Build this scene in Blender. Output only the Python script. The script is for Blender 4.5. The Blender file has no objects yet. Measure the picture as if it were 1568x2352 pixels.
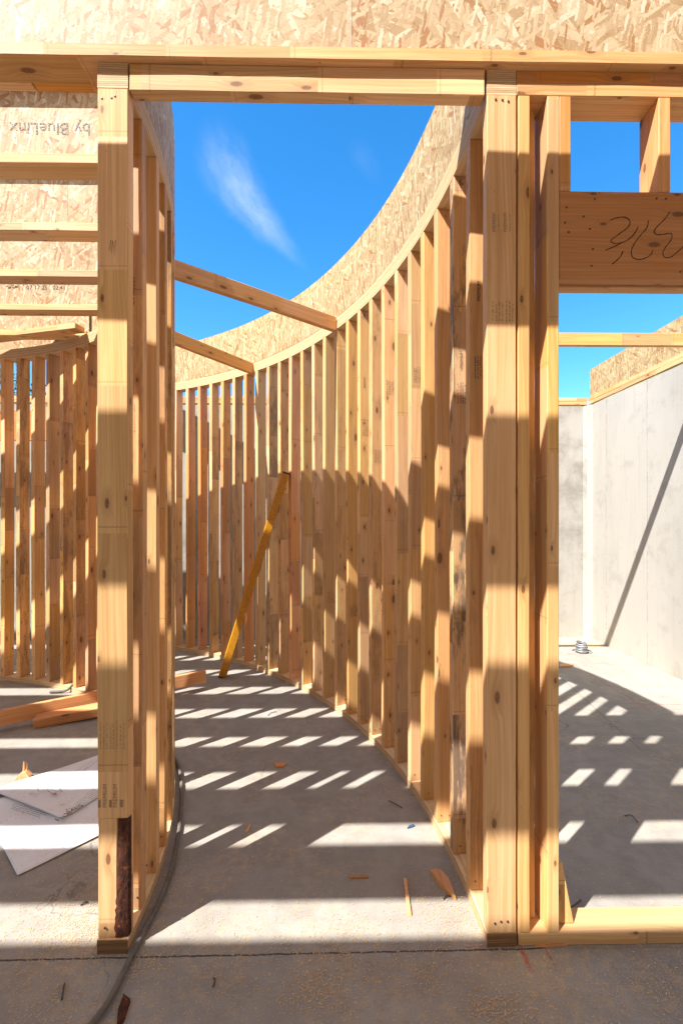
import bpy, bmesh, math, random
from mathutils import Vector, Matrix, Euler
from math import radians as R, sin, cos, pi, sqrt
random.seed(7)
S = bpy.context.scene
COL = S.collection

# ------------------------------------------------------------------ helpers
YAW = 0.0157
def cb(X, Z):
    "camera-plan coordinates (right, forward) -> building coordinates"
    return (X + YAW * Z, Z - YAW * X)
EYE = 1.269
def floor_pt(px, py, h=0.0):
    Z = (EYE - h) * 1056.0 / (py - 1195.0)
    X = (px - 784.0) * Z / 1056.0
    return cb(X, Z)

def tag(o, label=None, cat=None, group=None, kind=None):
    if label: o['label'] = label
    if cat: o['category'] = cat
    if group: o['group'] = group
    if kind: o['kind'] = kind
    return o

def link(name, me, mat, parent=None, color=None):
    o = bpy.data.objects.new(name, me)
    COL.objects.link(o)
    if mat is not None and not me.materials:
        for m in (mat if isinstance(mat, (list, tuple)) else [mat]):
            me.materials.append(m)
    if parent is not None: o.parent = parent
    if color is not None: o.color = color
    return o

def empty(name, loc=(0, 0, 0), rz=0.0):
    o = bpy.data.objects.new(name, None)
    COL.objects.link(o); o.location = loc; o.rotation_euler = (0, 0, rz)
    o.empty_display_size = .1
    return o

def uv_board(bm, a):
    "UV in metres, u along axis a, v across"
    uvl = bm.loops.layers.uv.verify()
    for f in bm.faces:
        n = f.normal
        k = max(range(3), key=lambda i: abs(n[i]))
        if k == a:
            b, c = [i for i in range(3) if i != a]
            for l in f.loops:
                l[uvl].uv = (l.vert.co[b] * .3 + 7.0, l.vert.co[c] + 3.0)
        else:
            b = [i for i in range(3) if i != a and i != k][0]
            off = k * .37 + (.19 if n[k] > 0 else 0)
            for l in f.loops:
                l[uvl].uv = (l.vert.co[a] + off * .7, l.vert.co[b] + off)

def board_mesh(x0, x1, y0, y1, z0, z1, axis=2, bev=.0022, warp=.0012, bow=.002, seg=None, rnd=None):
    rnd = rnd or random
    L = [x1 - x0, y1 - y0, z1 - z0][axis]
    n = seg or max(2, int(L / .16))
    lo = [x0, y0, z0]; hi = [x1, y1, z1]
    b, c = [i for i in range(3) if i != axis]
    bm = bmesh.new()
    rings = []
    ph = rnd.uniform(0, 6.28); bw = rnd.uniform(-bow, bow); bw2 = rnd.uniform(-bow, bow)
    for i in range(n + 1):
        t = i / n
        ring = []
        env = sin(pi * t)
        for (pb, pc) in ((0, 0), (1, 0), (1, 1), (0, 1)):
            co = [0, 0, 0]
            co[axis] = lo[axis] + L * t
            co[b] = (hi[b] if pb else lo[b]) + bw * env + (rnd.uniform(-warp, warp) * .5 if 0 < i < n else 0)
            co[c] = (hi[c] if pc else lo[c]) + bw2 * env + (rnd.uniform(-warp, warp) * .5 if 0 < i < n else 0)
            ring.append(bm.verts.new(co))
        rings.append(ring)
    for i in range(n):
        for j in range(4):
            k = (j + 1) % 4
            bm.faces.new((rings[i][j], rings[i][k], rings[i + 1][k], rings[i + 1][j]))
    bm.faces.new(rings[0]); bm.faces.new(list(reversed(rings[-1])))
    bmesh.ops.recalc_face_normals(bm, faces=bm.faces)
    if bev > 0:
        es = []
        for e in bm.edges:
            if len(e.link_faces) == 2 and e.calc_face_angle(0) > 1.0: es.append(e)
        bmesh.ops.bevel(bm, geom=es, offset=bev, segments=1, affect='EDGES', clamp_overlap=True)
    bm.normal_update()
    uv_board(bm, axis)
    me = bpy.data.meshes.new('board'); bm.to_mesh(me); bm.free()
    return me

def board(name, box, axis, mat, parent=None, color=None, **kw):
    return link(name, board_mesh(*box, axis=axis, **kw), mat, parent, color)

def arc_mesh(r0, r1, z0, z1, t0, t1, step=1.2, wav=0.0, top_edge=None):
    "ring segment about the circle centre, local coordinates; u along arc, v across"
    n = max(2, int((t1 - t0) / step))
    bm = bmesh.new(); uvl = bm.loops.layers.uv.verify()
    rr = []
    for i in range(n + 1):
        t = R(t0 + (t1 - t0) * i / n)
        dz = random.uniform(-wav, wav)
        ring = [bm.verts.new((r * cos(t), r * sin(t), z)) for (r, z) in ((r0, z0), (r1, z0), (r1, z1 + dz), (r0, z1 + dz))]
        rr.append((ring, t))
    rm = (r0 + r1) / 2
    def quad(vs, uvs):
        f = bm.faces.new(vs)
        for l, uv in zip(f.loops, uvs): l[uvl].uv = uv
    for i in range(n):
        a, ta = rr[i]; b, tb = rr[i + 1]
        ua, ub = ta * rm, tb * rm
        for j in range(4):
            k = (j + 1) % 4
            if j in (0, 2):
                va, vb = (r0, r1) if j == 0 else (r1, r0)
                va += 10 * (j + 1); vb += 10 * (j + 1)
            else:
                va, vb = (z0, z1) if j == 1 else (z1, z0)
            quad((a[j], a[k], b[k], b[j]), ((ua, va), (ua, vb), (ub, vb), (ub, va)))
    for (ring, t), flip in ((rr[0], 1), (rr[-1], 0)):
        vs = ring if flip else list(reversed(ring))
        f = bm.faces.new(vs)
        for l in f.loops:
            l[uvl].uv = (l.vert.co.to_2d().length, l.vert.co.z)
    bmesh.ops.recalc_face_normals(bm, faces=bm.faces)
    me = bpy.data.meshes.new('arc'); bm.to_mesh(me); bm.free()
    return me

def prism_mesh(pts, thick, bev=.001):
    "closed polygon (local x,z plane) extruded along y from 0 to thick"
    bm = bmesh.new()
    a = [bm.verts.new((x, 0, z)) for x, z in pts]
    b = [bm.verts.new((x, thick, z)) for x, z in pts]
    bm.faces.new(a); bm.faces.new(list(reversed(b)))
    for i in range(len(pts)):
        k = (i + 1) % len(pts)
        bm.faces.new((a[i], b[i], b[k], a[k]))
    bmesh.ops.recalc_face_normals(bm, faces=bm.faces)
    if bev: bmesh.ops.bevel(bm, geom=bm.edges[:], offset=bev, segments=1, affect='EDGES', clamp_overlap=True)
    bm.normal_update(); uv_board(bm, 2)
    me = bpy.data.meshes.new('prism'); bm.to_mesh(me); bm.free()
    return me

def tube_mesh(pts, r, n=10, closed_ends=True, smooth=True):
    bm = bmesh.new(); rings = []
    P = [Vector(p) for p in pts]
    up = Vector((0, 0, 1))
    for i, p in enumerate(P):
        d = (P[min(i + 1, len(P) - 1)] - P[max(i - 1, 0)]).normalized()
        s = d.cross(up)
        if s.length < .05: s = Vector((1, 0, 0))
        s.normalize(); q = s.cross(d).normalized()
        rings.append([bm.verts.new(p + (s * cos(2 * pi * k / n) + q * sin(2 * pi * k / n)) * r) for k in range(n)])
    for i in range(len(P) - 1):
        for k in range(n):
            l = (k + 1) % n
            f = bm.faces.new((rings[i][k], rings[i][l], rings[i + 1][l], rings[i + 1][k])); f.smooth = smooth
    bm.faces.new(rings[0]); bm.faces.new(list(reversed(rings[-1])))
    bmesh.ops.recalc_face_normals(bm, faces=bm.faces)
    me = bpy.data.meshes.new('tube'); bm.to_mesh(me); bm.free()
    return me

def catmull(pts, n=8):
    P = [Vector(p) for p in pts]; P = [P[0] * 2 - P[1]] + P + [P[-1] * 2 - P[-2]]
    out = []
    for i in range(1, len(P) - 2):
        for k in range(n):
            t = k / n
            out.append(.5 * ((2 * P[i]) + (P[i + 1] - P[i - 1]) * t + (2 * P[i - 1] - 5 * P[i] + 4 * P[i + 1] - P[i + 2]) * t * t
                             + (3 * P[i] - P[i - 1] - 3 * P[i + 1] + P[i + 2]) * t ** 3))
    out.append(P[-2]); return out

def ribbon_mesh(strokes, w=.003, th=.0004):
    "thin pen strokes in the local x,z plane, facing -y; strokes are lists of (x,z)"
    bm = bmesh.new()
    for st in strokes:
        pts = [Vector((p[0], 0, p[1])) for p in st]
        prev = None
        for i, p in enumerate(pts):
            d = (pts[min(i + 1, len(pts) - 1)] - pts[max(i - 1, 0)])
            d.normalize()
            s = Vector((-d.z, 0, d.x)) * w * .5 * (0.6 + .5 * random.random())
            a = bm.verts.new(p + s); b = bm.verts.new(p - s)
            if prev: bm.faces.new((prev[0], prev[1], b, a))
            prev = (a, b)
    me = bpy.data.meshes.new('strokes'); bm.to_mesh(me); bm.free()
    return me

def text_mesh(body, size, spacing=1.0):
    cu = bpy.data.curves.new('txt', 'FONT'); cu.body = body; cu.size = size
    cu.space_character = spacing; cu.align_x = 'CENTER'; cu.align_y = 'CENTER'
    cu.resolution_u = 3
    o = bpy.data.objects.new('txt', cu); COL.objects.link(o)
    dg = bpy.context.evaluated_depsgraph_get(); dg.update()
    me = bpy.data.meshes.new_from_object(o.evaluated_get(dg))
    bpy.data.objects.remove(o)
    return me

# ------------------------------------------------------------------ node helpers
class NT:
    def __init__(s, nt): s.nt = nt
    def n(s, t, **kw):
        nd = s.nt.nodes.new(t)
        for k, v in kw.items():
            if hasattr(nd, k): setattr(nd, k, v)
        return nd
    def L(s, a, b): s.nt.links.new(a, b)
    def set(s, sock, v):
        if isinstance(v, bpy.types.NodeSocket): s.L(v, sock)
        elif v is not None: sock.default_value = v
    def math(s, op, a, b=None, c=None, clamp=False):
        nd = s.n('ShaderNodeMath', operation=op, use_clamp=clamp)
        s.set(nd.inputs[0], a)
        if b is not None: s.set(nd.inputs[1], b)
        if c is not None: s.set(nd.inputs[2], c)
        return nd.outputs[0]
    def vmath(s, op, a, b=None):
        nd = s.n('ShaderNodeVectorMath', operation=op)
        s.set(nd.inputs[0], a)
        if b is not None: s.set(nd.inputs[1], b)
        return nd.outputs[0]
    def comb(s, x, y, z=0.0):
        nd = s.n('ShaderNodeCombineXYZ'); s.set(nd.inputs[0], x); s.set(nd.inputs[1], y); s.set(nd.inputs[2], z)
        return nd.outputs[0]
    def sep(s, v):
        nd = s.n('ShaderNodeSeparateXYZ'); s.L(v, nd.inputs[0]); return nd.outputs
    def noise(s, vec, scale, detail=2, rough=.5, w=None, dist=0.0):
        nd = s.n('ShaderNodeTexNoise'); nd.noise_dimensions = '4D' if w is not None else '3D'
        s.L(vec, nd.inputs['Vector']); nd.inputs['Scale'].default_value = scale
        nd.inputs['Detail'].default_value = detail; nd.inputs['Roughness'].default_value = rough
        nd.inputs['Distortion'].default_value = dist
        if w is not None: s.set(nd.inputs['W'], w)
        return nd.outputs['Fac']
    def ramp(s, f, a, b, lo=0.0, hi=1.0, smooth=True):
        nd = s.n('ShaderNodeMapRange'); nd.interpolation_type = 'SMOOTHSTEP' if smooth else 'LINEAR'
        s.set(nd.inputs[0], f)
        for i, v in ((1, a), (2, b), (3, lo), (4, hi)): s.set(nd.inputs[i], v)
        return nd.outputs[0]
    def mix(s, f, a, b, mode='MIX'):
        nd = s.n('ShaderNodeMix', data_type='RGBA', blend_type=mode)
        s.set(nd.inputs[0], f); s.set(nd.inputs[6], a); s.set(nd.inputs[7], b)
        return nd.outputs[2]
    def hsv(s, c, h=.5, sa=1.0, v=1.0):
        nd = s.n('ShaderNodeHueSaturation'); s.set(nd.inputs['Hue'], h); s.set(nd.inputs['Saturation'], sa)
        s.set(nd.inputs['Value'], v); s.set(nd.inputs['Color'], c); return nd.outputs[0]

def new_mat(name, rough=.7, spec=.3):
    m = bpy.data.materials.new(name); m.use_nodes = True
    t = NT(m.node_tree); b = m.node_tree.nodes['Principled BSDF']
    b.inputs['Roughness'].default_value = rough
    b.inputs['Specular IOR Level'].default_value = spec
    return m, t, b

def c4(r, g, b): return (r, g, b, 1.0)

def plain(name, col, rough=.6, metal=0.0, spec=.3):
    m, t, b = new_mat(name, rough, spec)
    tc = t.n('ShaderNodeTexCoord')
    f = t.noise(tc.outputs['Object'], 60, 3, .6)
    c = t.mix(t.ramp(f, .3, .7), c4(*[x * .82 for x in col]), c4(*[min(1, x * 1.12) for x in col]))
    t.L(c, b.inputs['Base Color']); b.inputs['Metallic'].default_value = metal
    return m

# ------------------------------------------------------------------ wood
def wood_material(name, base=(.68, .443, .238), joints=True, knots=True):
    m, t, b = new_mat(name, .62, .28)
    uvn = t.n('ShaderNodeUVMap')
    oi = t.n('ShaderNodeObjectInfo')
    rnd = oi.outputs['Random']; W = t.math('MULTIPLY', rnd, 37.0)
    x, y, _ = t.sep(uvn.outputs[0])
    x = t.math('ADD', x, t.math('MULTIPLY', rnd, 9.0))
    # large slow waviness of the grain
    wv = t.noise(t.comb(t.math('MULTIPLY', x, 1.2), t.math('MULTIPLY', y, 5.0)), 1.0, 2, .5, W)
    # finger joints: blocks along the length
    if joints:
        jn = t.math('DIVIDE', t.math('ADD', x, t.math('MULTIPLY', t.math('SINE', t.math('MULTIPLY', x, 3.1)), .13)), .47)
        jf = t.math('FLOOR', jn); jr = t.n('ShaderNodeTexWhiteNoise', noise_dimensions='2D')
        t.L(t.comb(jf, W), jr.inputs['Vector'])
        jv = jr.outputs['Value']
        fr = t.math('FRACT', jn)
        # only some boards are finger jointed
        on = t.math('GREATER_THAN', t.math('FRACT', t.math('MULTIPLY', rnd, 13.7)), .3)
        zig = t.math('MULTIPLY', t.math('PINGPONG', t.math('MULTIPLY', y, 90.0), .5), .012)
        line = t.math('LESS_THAN', t.math('ABSOLUTE', t.math('SUBTRACT', t.math('SUBTRACT', fr, .03), zig)), .0028)
        line = t.math('MULTIPLY', line, on)
        blk = t.math('MULTIPLY', t.math('SUBTRACT', jv, .5), on)
    else:
        blk = t.math('MULTIPLY', rnd, 0.0); line = None; on = None
    wj = t.math('ADD', W, t.math('MULTIPLY', blk, 11.0))
    gy = t.math('ADD', t.math('MULTIPLY', y, 1.0), t.math('MULTIPLY', wv, .05))
    # knots (stretched voronoi cells)
    kv = t.n('ShaderNodeTexVoronoi', voronoi_dimensions='2D'); kv.inputs['Scale'].default_value = 1.0
    t.L(t.comb(t.math('ADD', t.math('MULTIPLY', x, 4.6), wj), t.math('ADD', t.math('MULTIPLY', y, 11.0), t.math('MULTIPLY', W, 1.7))), kv.inputs['Vector'])
    kd = kv.outputs['Distance']
    kr = t.n('ShaderNodeSeparateColor'); t.L(kv.outputs['Color'], kr.inputs[0])
    kon = t.math('GREATER_THAN', kr.outputs[0], .42)
    ks = t.math('MULTIPLY', t.math('POWER', kr.outputs[1], 3.0), .10)
    k0 = t.math('ADD', .045, ks)
    kmask = t.math('MULTIPLY', t.ramp(kd, k0, t.math('MULTIPLY', k0, .55), 0, 1), kon)
    kring = t.math('MULTIPLY', t.ramp(kd, t.math('MULTIPLY', k0, 3.2), t.math('MULTIPLY', k0, .9), 0, 1), kon)
    # growth rings bend round the knots
    gy2 = t.math('ADD', gy, t.math('MULTIPLY', kring, .012))
    g1 = t.noise(t.comb(t.math('MULTIPLY', x, 1.6), t.math('MULTIPLY', gy2, 95.0)), 1.0, 3, .6, wj)
    g2 = t.noise(t.comb(t.math('MULTIPLY', x, 7.0), t.math('MULTIPLY', gy2, 420.0)), 1.0, 2, .6, wj)
    rings = t.math('SINE', t.math('MULTIPLY', t.math('ADD', gy2, t.math('MULTIPLY', t.noise(t.comb(t.math('MULTIPLY', x, .9), t.math('MULTIPLY', y, 6.0)), 1.0, 1, .5, wj), .11)), 560.0))
    rings = t.ramp(rings, .2, 1.0, 0, 1)
    rings = t.math('MULTIPLY', rings, t.ramp(t.noise(t.comb(t.math('MULTIPLY', x, .7), t.math('MULTIPLY', y, 8.0), 4.0), 1.0, 1, .5, wj), .4, .62))
    big = t.noise(t.comb(t.math('MULTIPLY', x, 2.0), t.math('MULTIPLY', y, 9.0), 9.0), 1.0, 2, .6, wj)
    B = base
    c = t.mix(t.ramp(g1, .3, .72), c4(B[0] * 1.06, B[1] * 1.07, B[2] * 1.1), c4(B[0] * .82, B[1] * .73, B[2] * .63))
    c = t.mix(t.math('MULTIPLY', rings, .38), c, c4(B[0] * .70, B[1] * .56, B[2] * .43))
    c = t.mix(t.math('MULTIPLY', t.ramp(g2, .48, .78), .34), c, c4(B[0] * .66, B[1] * .54, B[2] * .45))
    c = t.mix(t.math('MULTIPLY', t.ramp(big, .42, .7), .35), c, c4(B[0] * .9, B[1] * .74, B[2] * .58))
    # board tint from the object colour, block brightness
    c = t.mix(1.0, c, oi.outputs['Color'], 'MULTIPLY')
    jr2 = t.math('FRACT', t.math('MULTIPLY', t.math('ADD', blk, .5), 17.3))
    c = t.hsv(c, t.math('ADD', .5, t.math('MULTIPLY', t.math('SUBTRACT', jr2, .5), .009)), t.math('ADD', 1.0, t.math('MULTIPLY', t.math('SUBTRACT', jr2, .5), .16)), t.math('ADD', 1.0, t.math('MULTIPLY', blk, .40)))
    if knots:
        c = t.mix(t.math('MULTIPLY', kring, .34), c, c4(.36, .17, .07))
        kn = t.noise(t.comb(t.math('MULTIPLY', x, 160.0), t.math('MULTIPLY', y, 300.0)), 1.0, 2, .6)
        c = t.mix(t.math('MULTIPLY', kmask, t.ramp(kn, .2, .8, .55, 1.0)), c, c4(.13, .05, .022))
    if joints:
        c = t.mix(t.math('MULTIPLY', line, .55), c, c4(.2, .1, .05))
    # dirt / blue-black stain, amount in the alpha of the object colour (1 = clean)
    dirt = t.math('SUBTRACT', 1.0, oi.outputs['Alpha'])
    dn = t.noise(t.comb(t.math('MULTIPLY', x, 3.0), t.math('MULTIPLY', y, 14.0), 2.0), 1.0, 5, .75, wj)
    dm = t.ramp(dn, .47, .60)
    c = t.mix(t.math('MULTIPLY', t.math('MULTIPLY', dm, dirt), .85), c, c4(.07, .06, .055))
    sp = t.noise(t.comb(t.math('MULTIPLY', x, 40.0), t.math('MULTIPLY', y, 90.0), 5.0), 1.0, 3, .7, wj)
    c = t.mix(t.ramp(sp, .66, .76, 0, .6), c, c4(.16, .09, .05))
    t.L(c, b.inputs['Base Color'])
    # bump : planer chatter + grain
    ch = t.math('SINE', t.math('MULTIPLY', x, 1500.0))
    hgt = t.math('ADD', t.math('MULTIPLY', g2, .5), t.math('MULTIPLY', g1, .6))
    hgt = t.math('ADD', hgt, t.math('MULTIPLY', ch, .05))
    hgt = t.math('SUBTRACT', hgt, t.math('MULTIPLY', kmask, .4))
    bp = t.n('ShaderNodeBump'); bp.inputs['Strength'].default_value = .35; bp.inputs['Distance'].default_value = .0012
    t.L(hgt, bp.inputs['Height']); t.L(bp.outputs[0], b.inputs['Normal'])
    return m

WOOD = wood_material('framing_lumber')
HEADWOOD = wood_material('header_lumber', base=(.50, .25, .11), joints=False)

def ply_material(name, base=(.66, .49, .30), layer=.0062):
    "laminated plywood edge: layers follow the height coordinate, faces are veneer"
    m, t, b = new_mat(name, .7, .25)
    uvn = t.n('ShaderNodeUVMap'); tc = t.n('ShaderNodeTexCoord'); geo = t.n('ShaderNodeNewGeometry')
    x, y, _ = t.sep(uvn.outputs[0]); ox, oy, oz = t.sep(tc.outputs['Object'])
    nz = t.math('ABSOLUTE', t.sep(geo.outputs['Normal'])[2])
    side = t.math('LESS_THAN', nz, .6)
    wob = t.noise(t.comb(t.math('MULTIPLY', x, 5.0), t.math('MULTIPLY', oz, 60.0)), 1.0, 3, .6)
    zz = t.math('ADD', oz, t.math('MULTIPLY', t.math('SUBTRACT', wob, .5), .004))
    q = t.math('DIVIDE', zz, layer); fq = t.math('FRACT', q); iq = t.math('FLOOR', q)
    wn = t.n('ShaderNodeTexWhiteNoise', noise_dimensions='1D'); t.L(iq, wn.inputs['W'])
    lay = t.ramp(t.math('ABSOLUTE', t.math('SUBTRACT', fq, .5)), .30, .5)
    gr = t.noise(t.comb(t.math('MULTIPLY', x, 14.0), t.math('MULTIPLY', oz, 900.0), iq), 1.0, 3, .7)
    fa = t.noise(t.comb(t.math('MULTIPLY', x, 3.0), t.math('MULTIPLY', y, 70.0)), 1.0, 3, .6)
    B = base
    c1 = t.mix(t.ramp(gr, .3, .7), c4(B[0] * 1.1, B[1] * 1.1, B[2] * 1.15), c4(B[0] * .72, B[1] * .64, B[2] * .55))
    c1 = t.hsv(c1, .5, 1.0, t.math('ADD', .8, t.math('MULTIPLY', wn.outputs[0], .35)))
    c1 = t.mix(t.math('MULTIPLY', lay, .6), c1, c4(.17, .09, .045))
    c2 = t.mix(t.ramp(fa, .3, .7), c4(B[0] * 1.1, B[1] * 1.08, B[2] * 1.1), c4(B[0] * .8, B[1] * .72, B[2] * .62))
    c = t.mix(side, c2, c1)
    oi = t.n('ShaderNodeObjectInfo')
    c = t.mix(1.0, c, oi.outputs['Color'], 'MULTIPLY')
    t.L(c, b.inputs['Base Color'])
    bp = t.n('ShaderNodeBump'); bp.inputs['Strength'].default_value = .5; bp.inputs['Distance'].default_value = .001
    t.L(t.math('ADD', t.math('MULTIPLY', lay, -.8), gr), bp.inputs['Height']); t.L(bp.outputs[0], b.inputs['Normal'])
    return m
PLY = ply_material('laminated_plywood')

def osb_material(name, base=(.42, .325, .205), sc=1.0):
    m, t, b = new_mat(name, .6, .3)
    uvn = t.n('ShaderNodeUVMap'); oi = t.n('ShaderNodeObjectInfo')
    x, y, _ = t.sep(uvn.outputs[0])
    x = t.math('ADD', x, t.math('MULTIPLY', oi.outputs['Random'], 13.0))
    v0 = t.comb(x, y)
    wn = t.n('ShaderNodeTexNoise'); wn.inputs['Scale'].default_value = 26; wn.inputs['Detail'].default_value = 3
    t.L(v0, wn.inputs['Vector']); wc = t.sep(wn.outputs['Color'])
    x = t.math('ADD', x, t.math('MULTIPLY', t.math('SUBTRACT', wc[0], .5), .016))
    y = t.math('ADD', y, t.math('MULTIPLY', t.math('SUBTRACT', wc[1], .5), .016))
    B = base
    lo = c4(B[0] * .74, B[1] * .66, B[2] * .54); hi = c4(B[0] * 1.28, B[1] * 1.34, B[2] * 1.45)
    n0 = t.noise(t.comb(x, y), 30, 4, .7)
    col = t.mix(t.ramp(n0, .3, .7), lo, hi); hgt = n0
    layers = [(8, 5, 24), (100, 6, 30), (62, 6, 30), (150, 5.5, 26), (-26, 6, 28), (118, 7, 42), (35, 7, 50), (80, 10, 80)]
    for i, (a, ln, wd) in enumerate(layers):
        ca, sa = cos(R(a)), sin(R(a))
        p = t.math('ADD', t.math('MULTIPLY', x, ca), t.math('MULTIPLY', y, sa))
        q = t.math('SUBTRACT', t.math('MULTIPLY', y, ca), t.math('MULTIPLY', x, sa))
        vo = t.n('ShaderNodeTexVoronoi', voronoi_dimensions='2D', feature='F1'); vo.inputs['Scale'].default_value = 1.0
        vo.distance = 'MINKOWSKI' if i % 2 else 'EUCLIDEAN'
        if i % 2: vo.inputs['Exponent'].default_value = 4.0
        t.L(t.comb(t.math('MULTIPLY', p, ln * sc), t.math('ADD', t.math('MULTIPLY', q, wd * sc), i * 7.3)), vo.inputs['Vector'])
        sp = t.n('ShaderNodeSeparateColor'); t.L(vo.outputs['Color'], sp.inputs[0])
        fib = t.noise(t.comb(t.math('MULTIPLY', p, 14.0), t.math('MULTIPLY', q, 520.0), i), 1.0, 2, .6)
        tone = t.math('ADD', t.math('MULTIPLY', sp.outputs[0], .85), t.math('MULTIPLY', t.math('SUBTRACT', fib, .5), .7))
        lc = t.mix(t.ramp(tone, 0.0, 1.0, smooth=False), lo, hi)
        lc = t.mix(t.math('GREATER_THAN', sp.outputs[2], .93), lc, c4(B[0] * .70, B[1] * .48, B[2] * .32))
        lc = t.mix(t.math('LESS_THAN', sp.outputs[2], .10), lc, c4(B[0] * 1.3, B[1] * 1.42, B[2] * 1.7))
        # each strand only covers the middle of its cell; thin dark line at its rim
        r = vo.outputs['Distance']; lim = t.math('ADD', .22, t.math('MULTIPLY', sp.outputs[1], .30))
        inside = t.math('LESS_THAN', r, lim)
        ed = t.math('MULTIPLY', t.ramp(r, t.math('MULTIPLY', lim, .90), lim, 0, 1), .55)
        lc = t.mix(ed, lc, c4(B[0] * .45, B[1] * .32, B[2] * .2))
        mk = t.math('MULTIPLY', inside, t.math('GREATER_THAN', t.math('FRACT', t.math('MULTIPLY', sp.outputs[0], 7.7)), .25))
        col = t.mix(mk, col, lc)
        mm = t.n('ShaderNodeMix', data_type='FLOAT'); t.L(mk, mm.inputs[0]); t.L(hgt, mm.inputs[2]); t.L(t.math('ADD', sp.outputs[0], .1 * i), mm.inputs[3])
        hgt = mm.outputs[0]
    for k, (a, ln, wd) in enumerate(((70, 22, 210), (20, 26, 240), (125, 24, 190), (-20, 20, 230))):
        ca, sa = cos(R(a)), sin(R(a))
        p = t.math('ADD', t.math('MULTIPLY', x, ca), t.math('MULTIPLY', y, sa)); q = t.math('SUBTRACT', t.math('MULTIPLY', y, ca), t.math('MULTIPLY', x, sa))
        sn = t.noise(t.comb(t.math('MULTIPLY', p, ln), t.math('MULTIPLY', q, wd), k * 3.1), 1.0, 3, .65)
        col = t.mix(t.ramp(sn, .62, .70, 0, .6), col, c4(B[0] * .52, B[1] * .36, B[2] * .24))
        col = t.mix(t.ramp(sn, .36, .29, 0, .55), col, c4(B[0] * 1.35, B[1] * 1.45, B[2] * 1.65))
    sv = t.noise(t.comb(t.math('MULTIPLY', x, 45.0), t.math('MULTIPLY', y, 45.0)), 1.0, 5, .75)
    col = t.mix(t.ramp(sv, .60, .72, 0, .55), col, c4(.30, .17, .09))
    col = t.mix(1.0, col, oi.outputs['Color'], 'MULTIPLY')
    t.L(col, b.inputs['Base Color'])
    bp = t.n('ShaderNodeBump'); bp.inputs['Strength'].default_value = .5; bp.inputs['Distance'].default_value = .0015
    t.L(hgt, bp.inputs['Height']); t.L(bp.outputs[0], b.inputs['Normal'])
    return m
OSB = osb_material('strand_board')

# ------------------------------------------------------------------ concrete
def seg_mask(t, x, y, p0, p1, w, wob=None):
    "1 close to the segment p0-p1"
    dx, dy = p1[0] - p0[0], p1[1] - p0[1]; L = sqrt(dx * dx + dy * dy); dx /= L; dy /= L
    rx = t.math('SUBTRACT', x, p0[0]); ry = t.math('SUBTRACT', y, p0[1])
    al = t.math('ADD', t.math('MULTIPLY', rx, dx), t.math('MULTIPLY', ry, dy))
    ac = t.math('SUBTRACT', t.math('MULTIPLY', ry, dx), t.math('MULTIPLY', rx, dy))
    if wob is not None: ac = t.math('ADD', ac, wob)
    m = t.ramp(t.math('ABSOLUTE', ac), w, w * .4, 0, 1)
    inn = t.math('MULTIPLY', t.ramp(al, -.02, .02, 0, 1), t.ramp(al, L + .02, L - .02, 0, 1))
    return t.math('MULTIPLY', m, inn)

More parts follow.
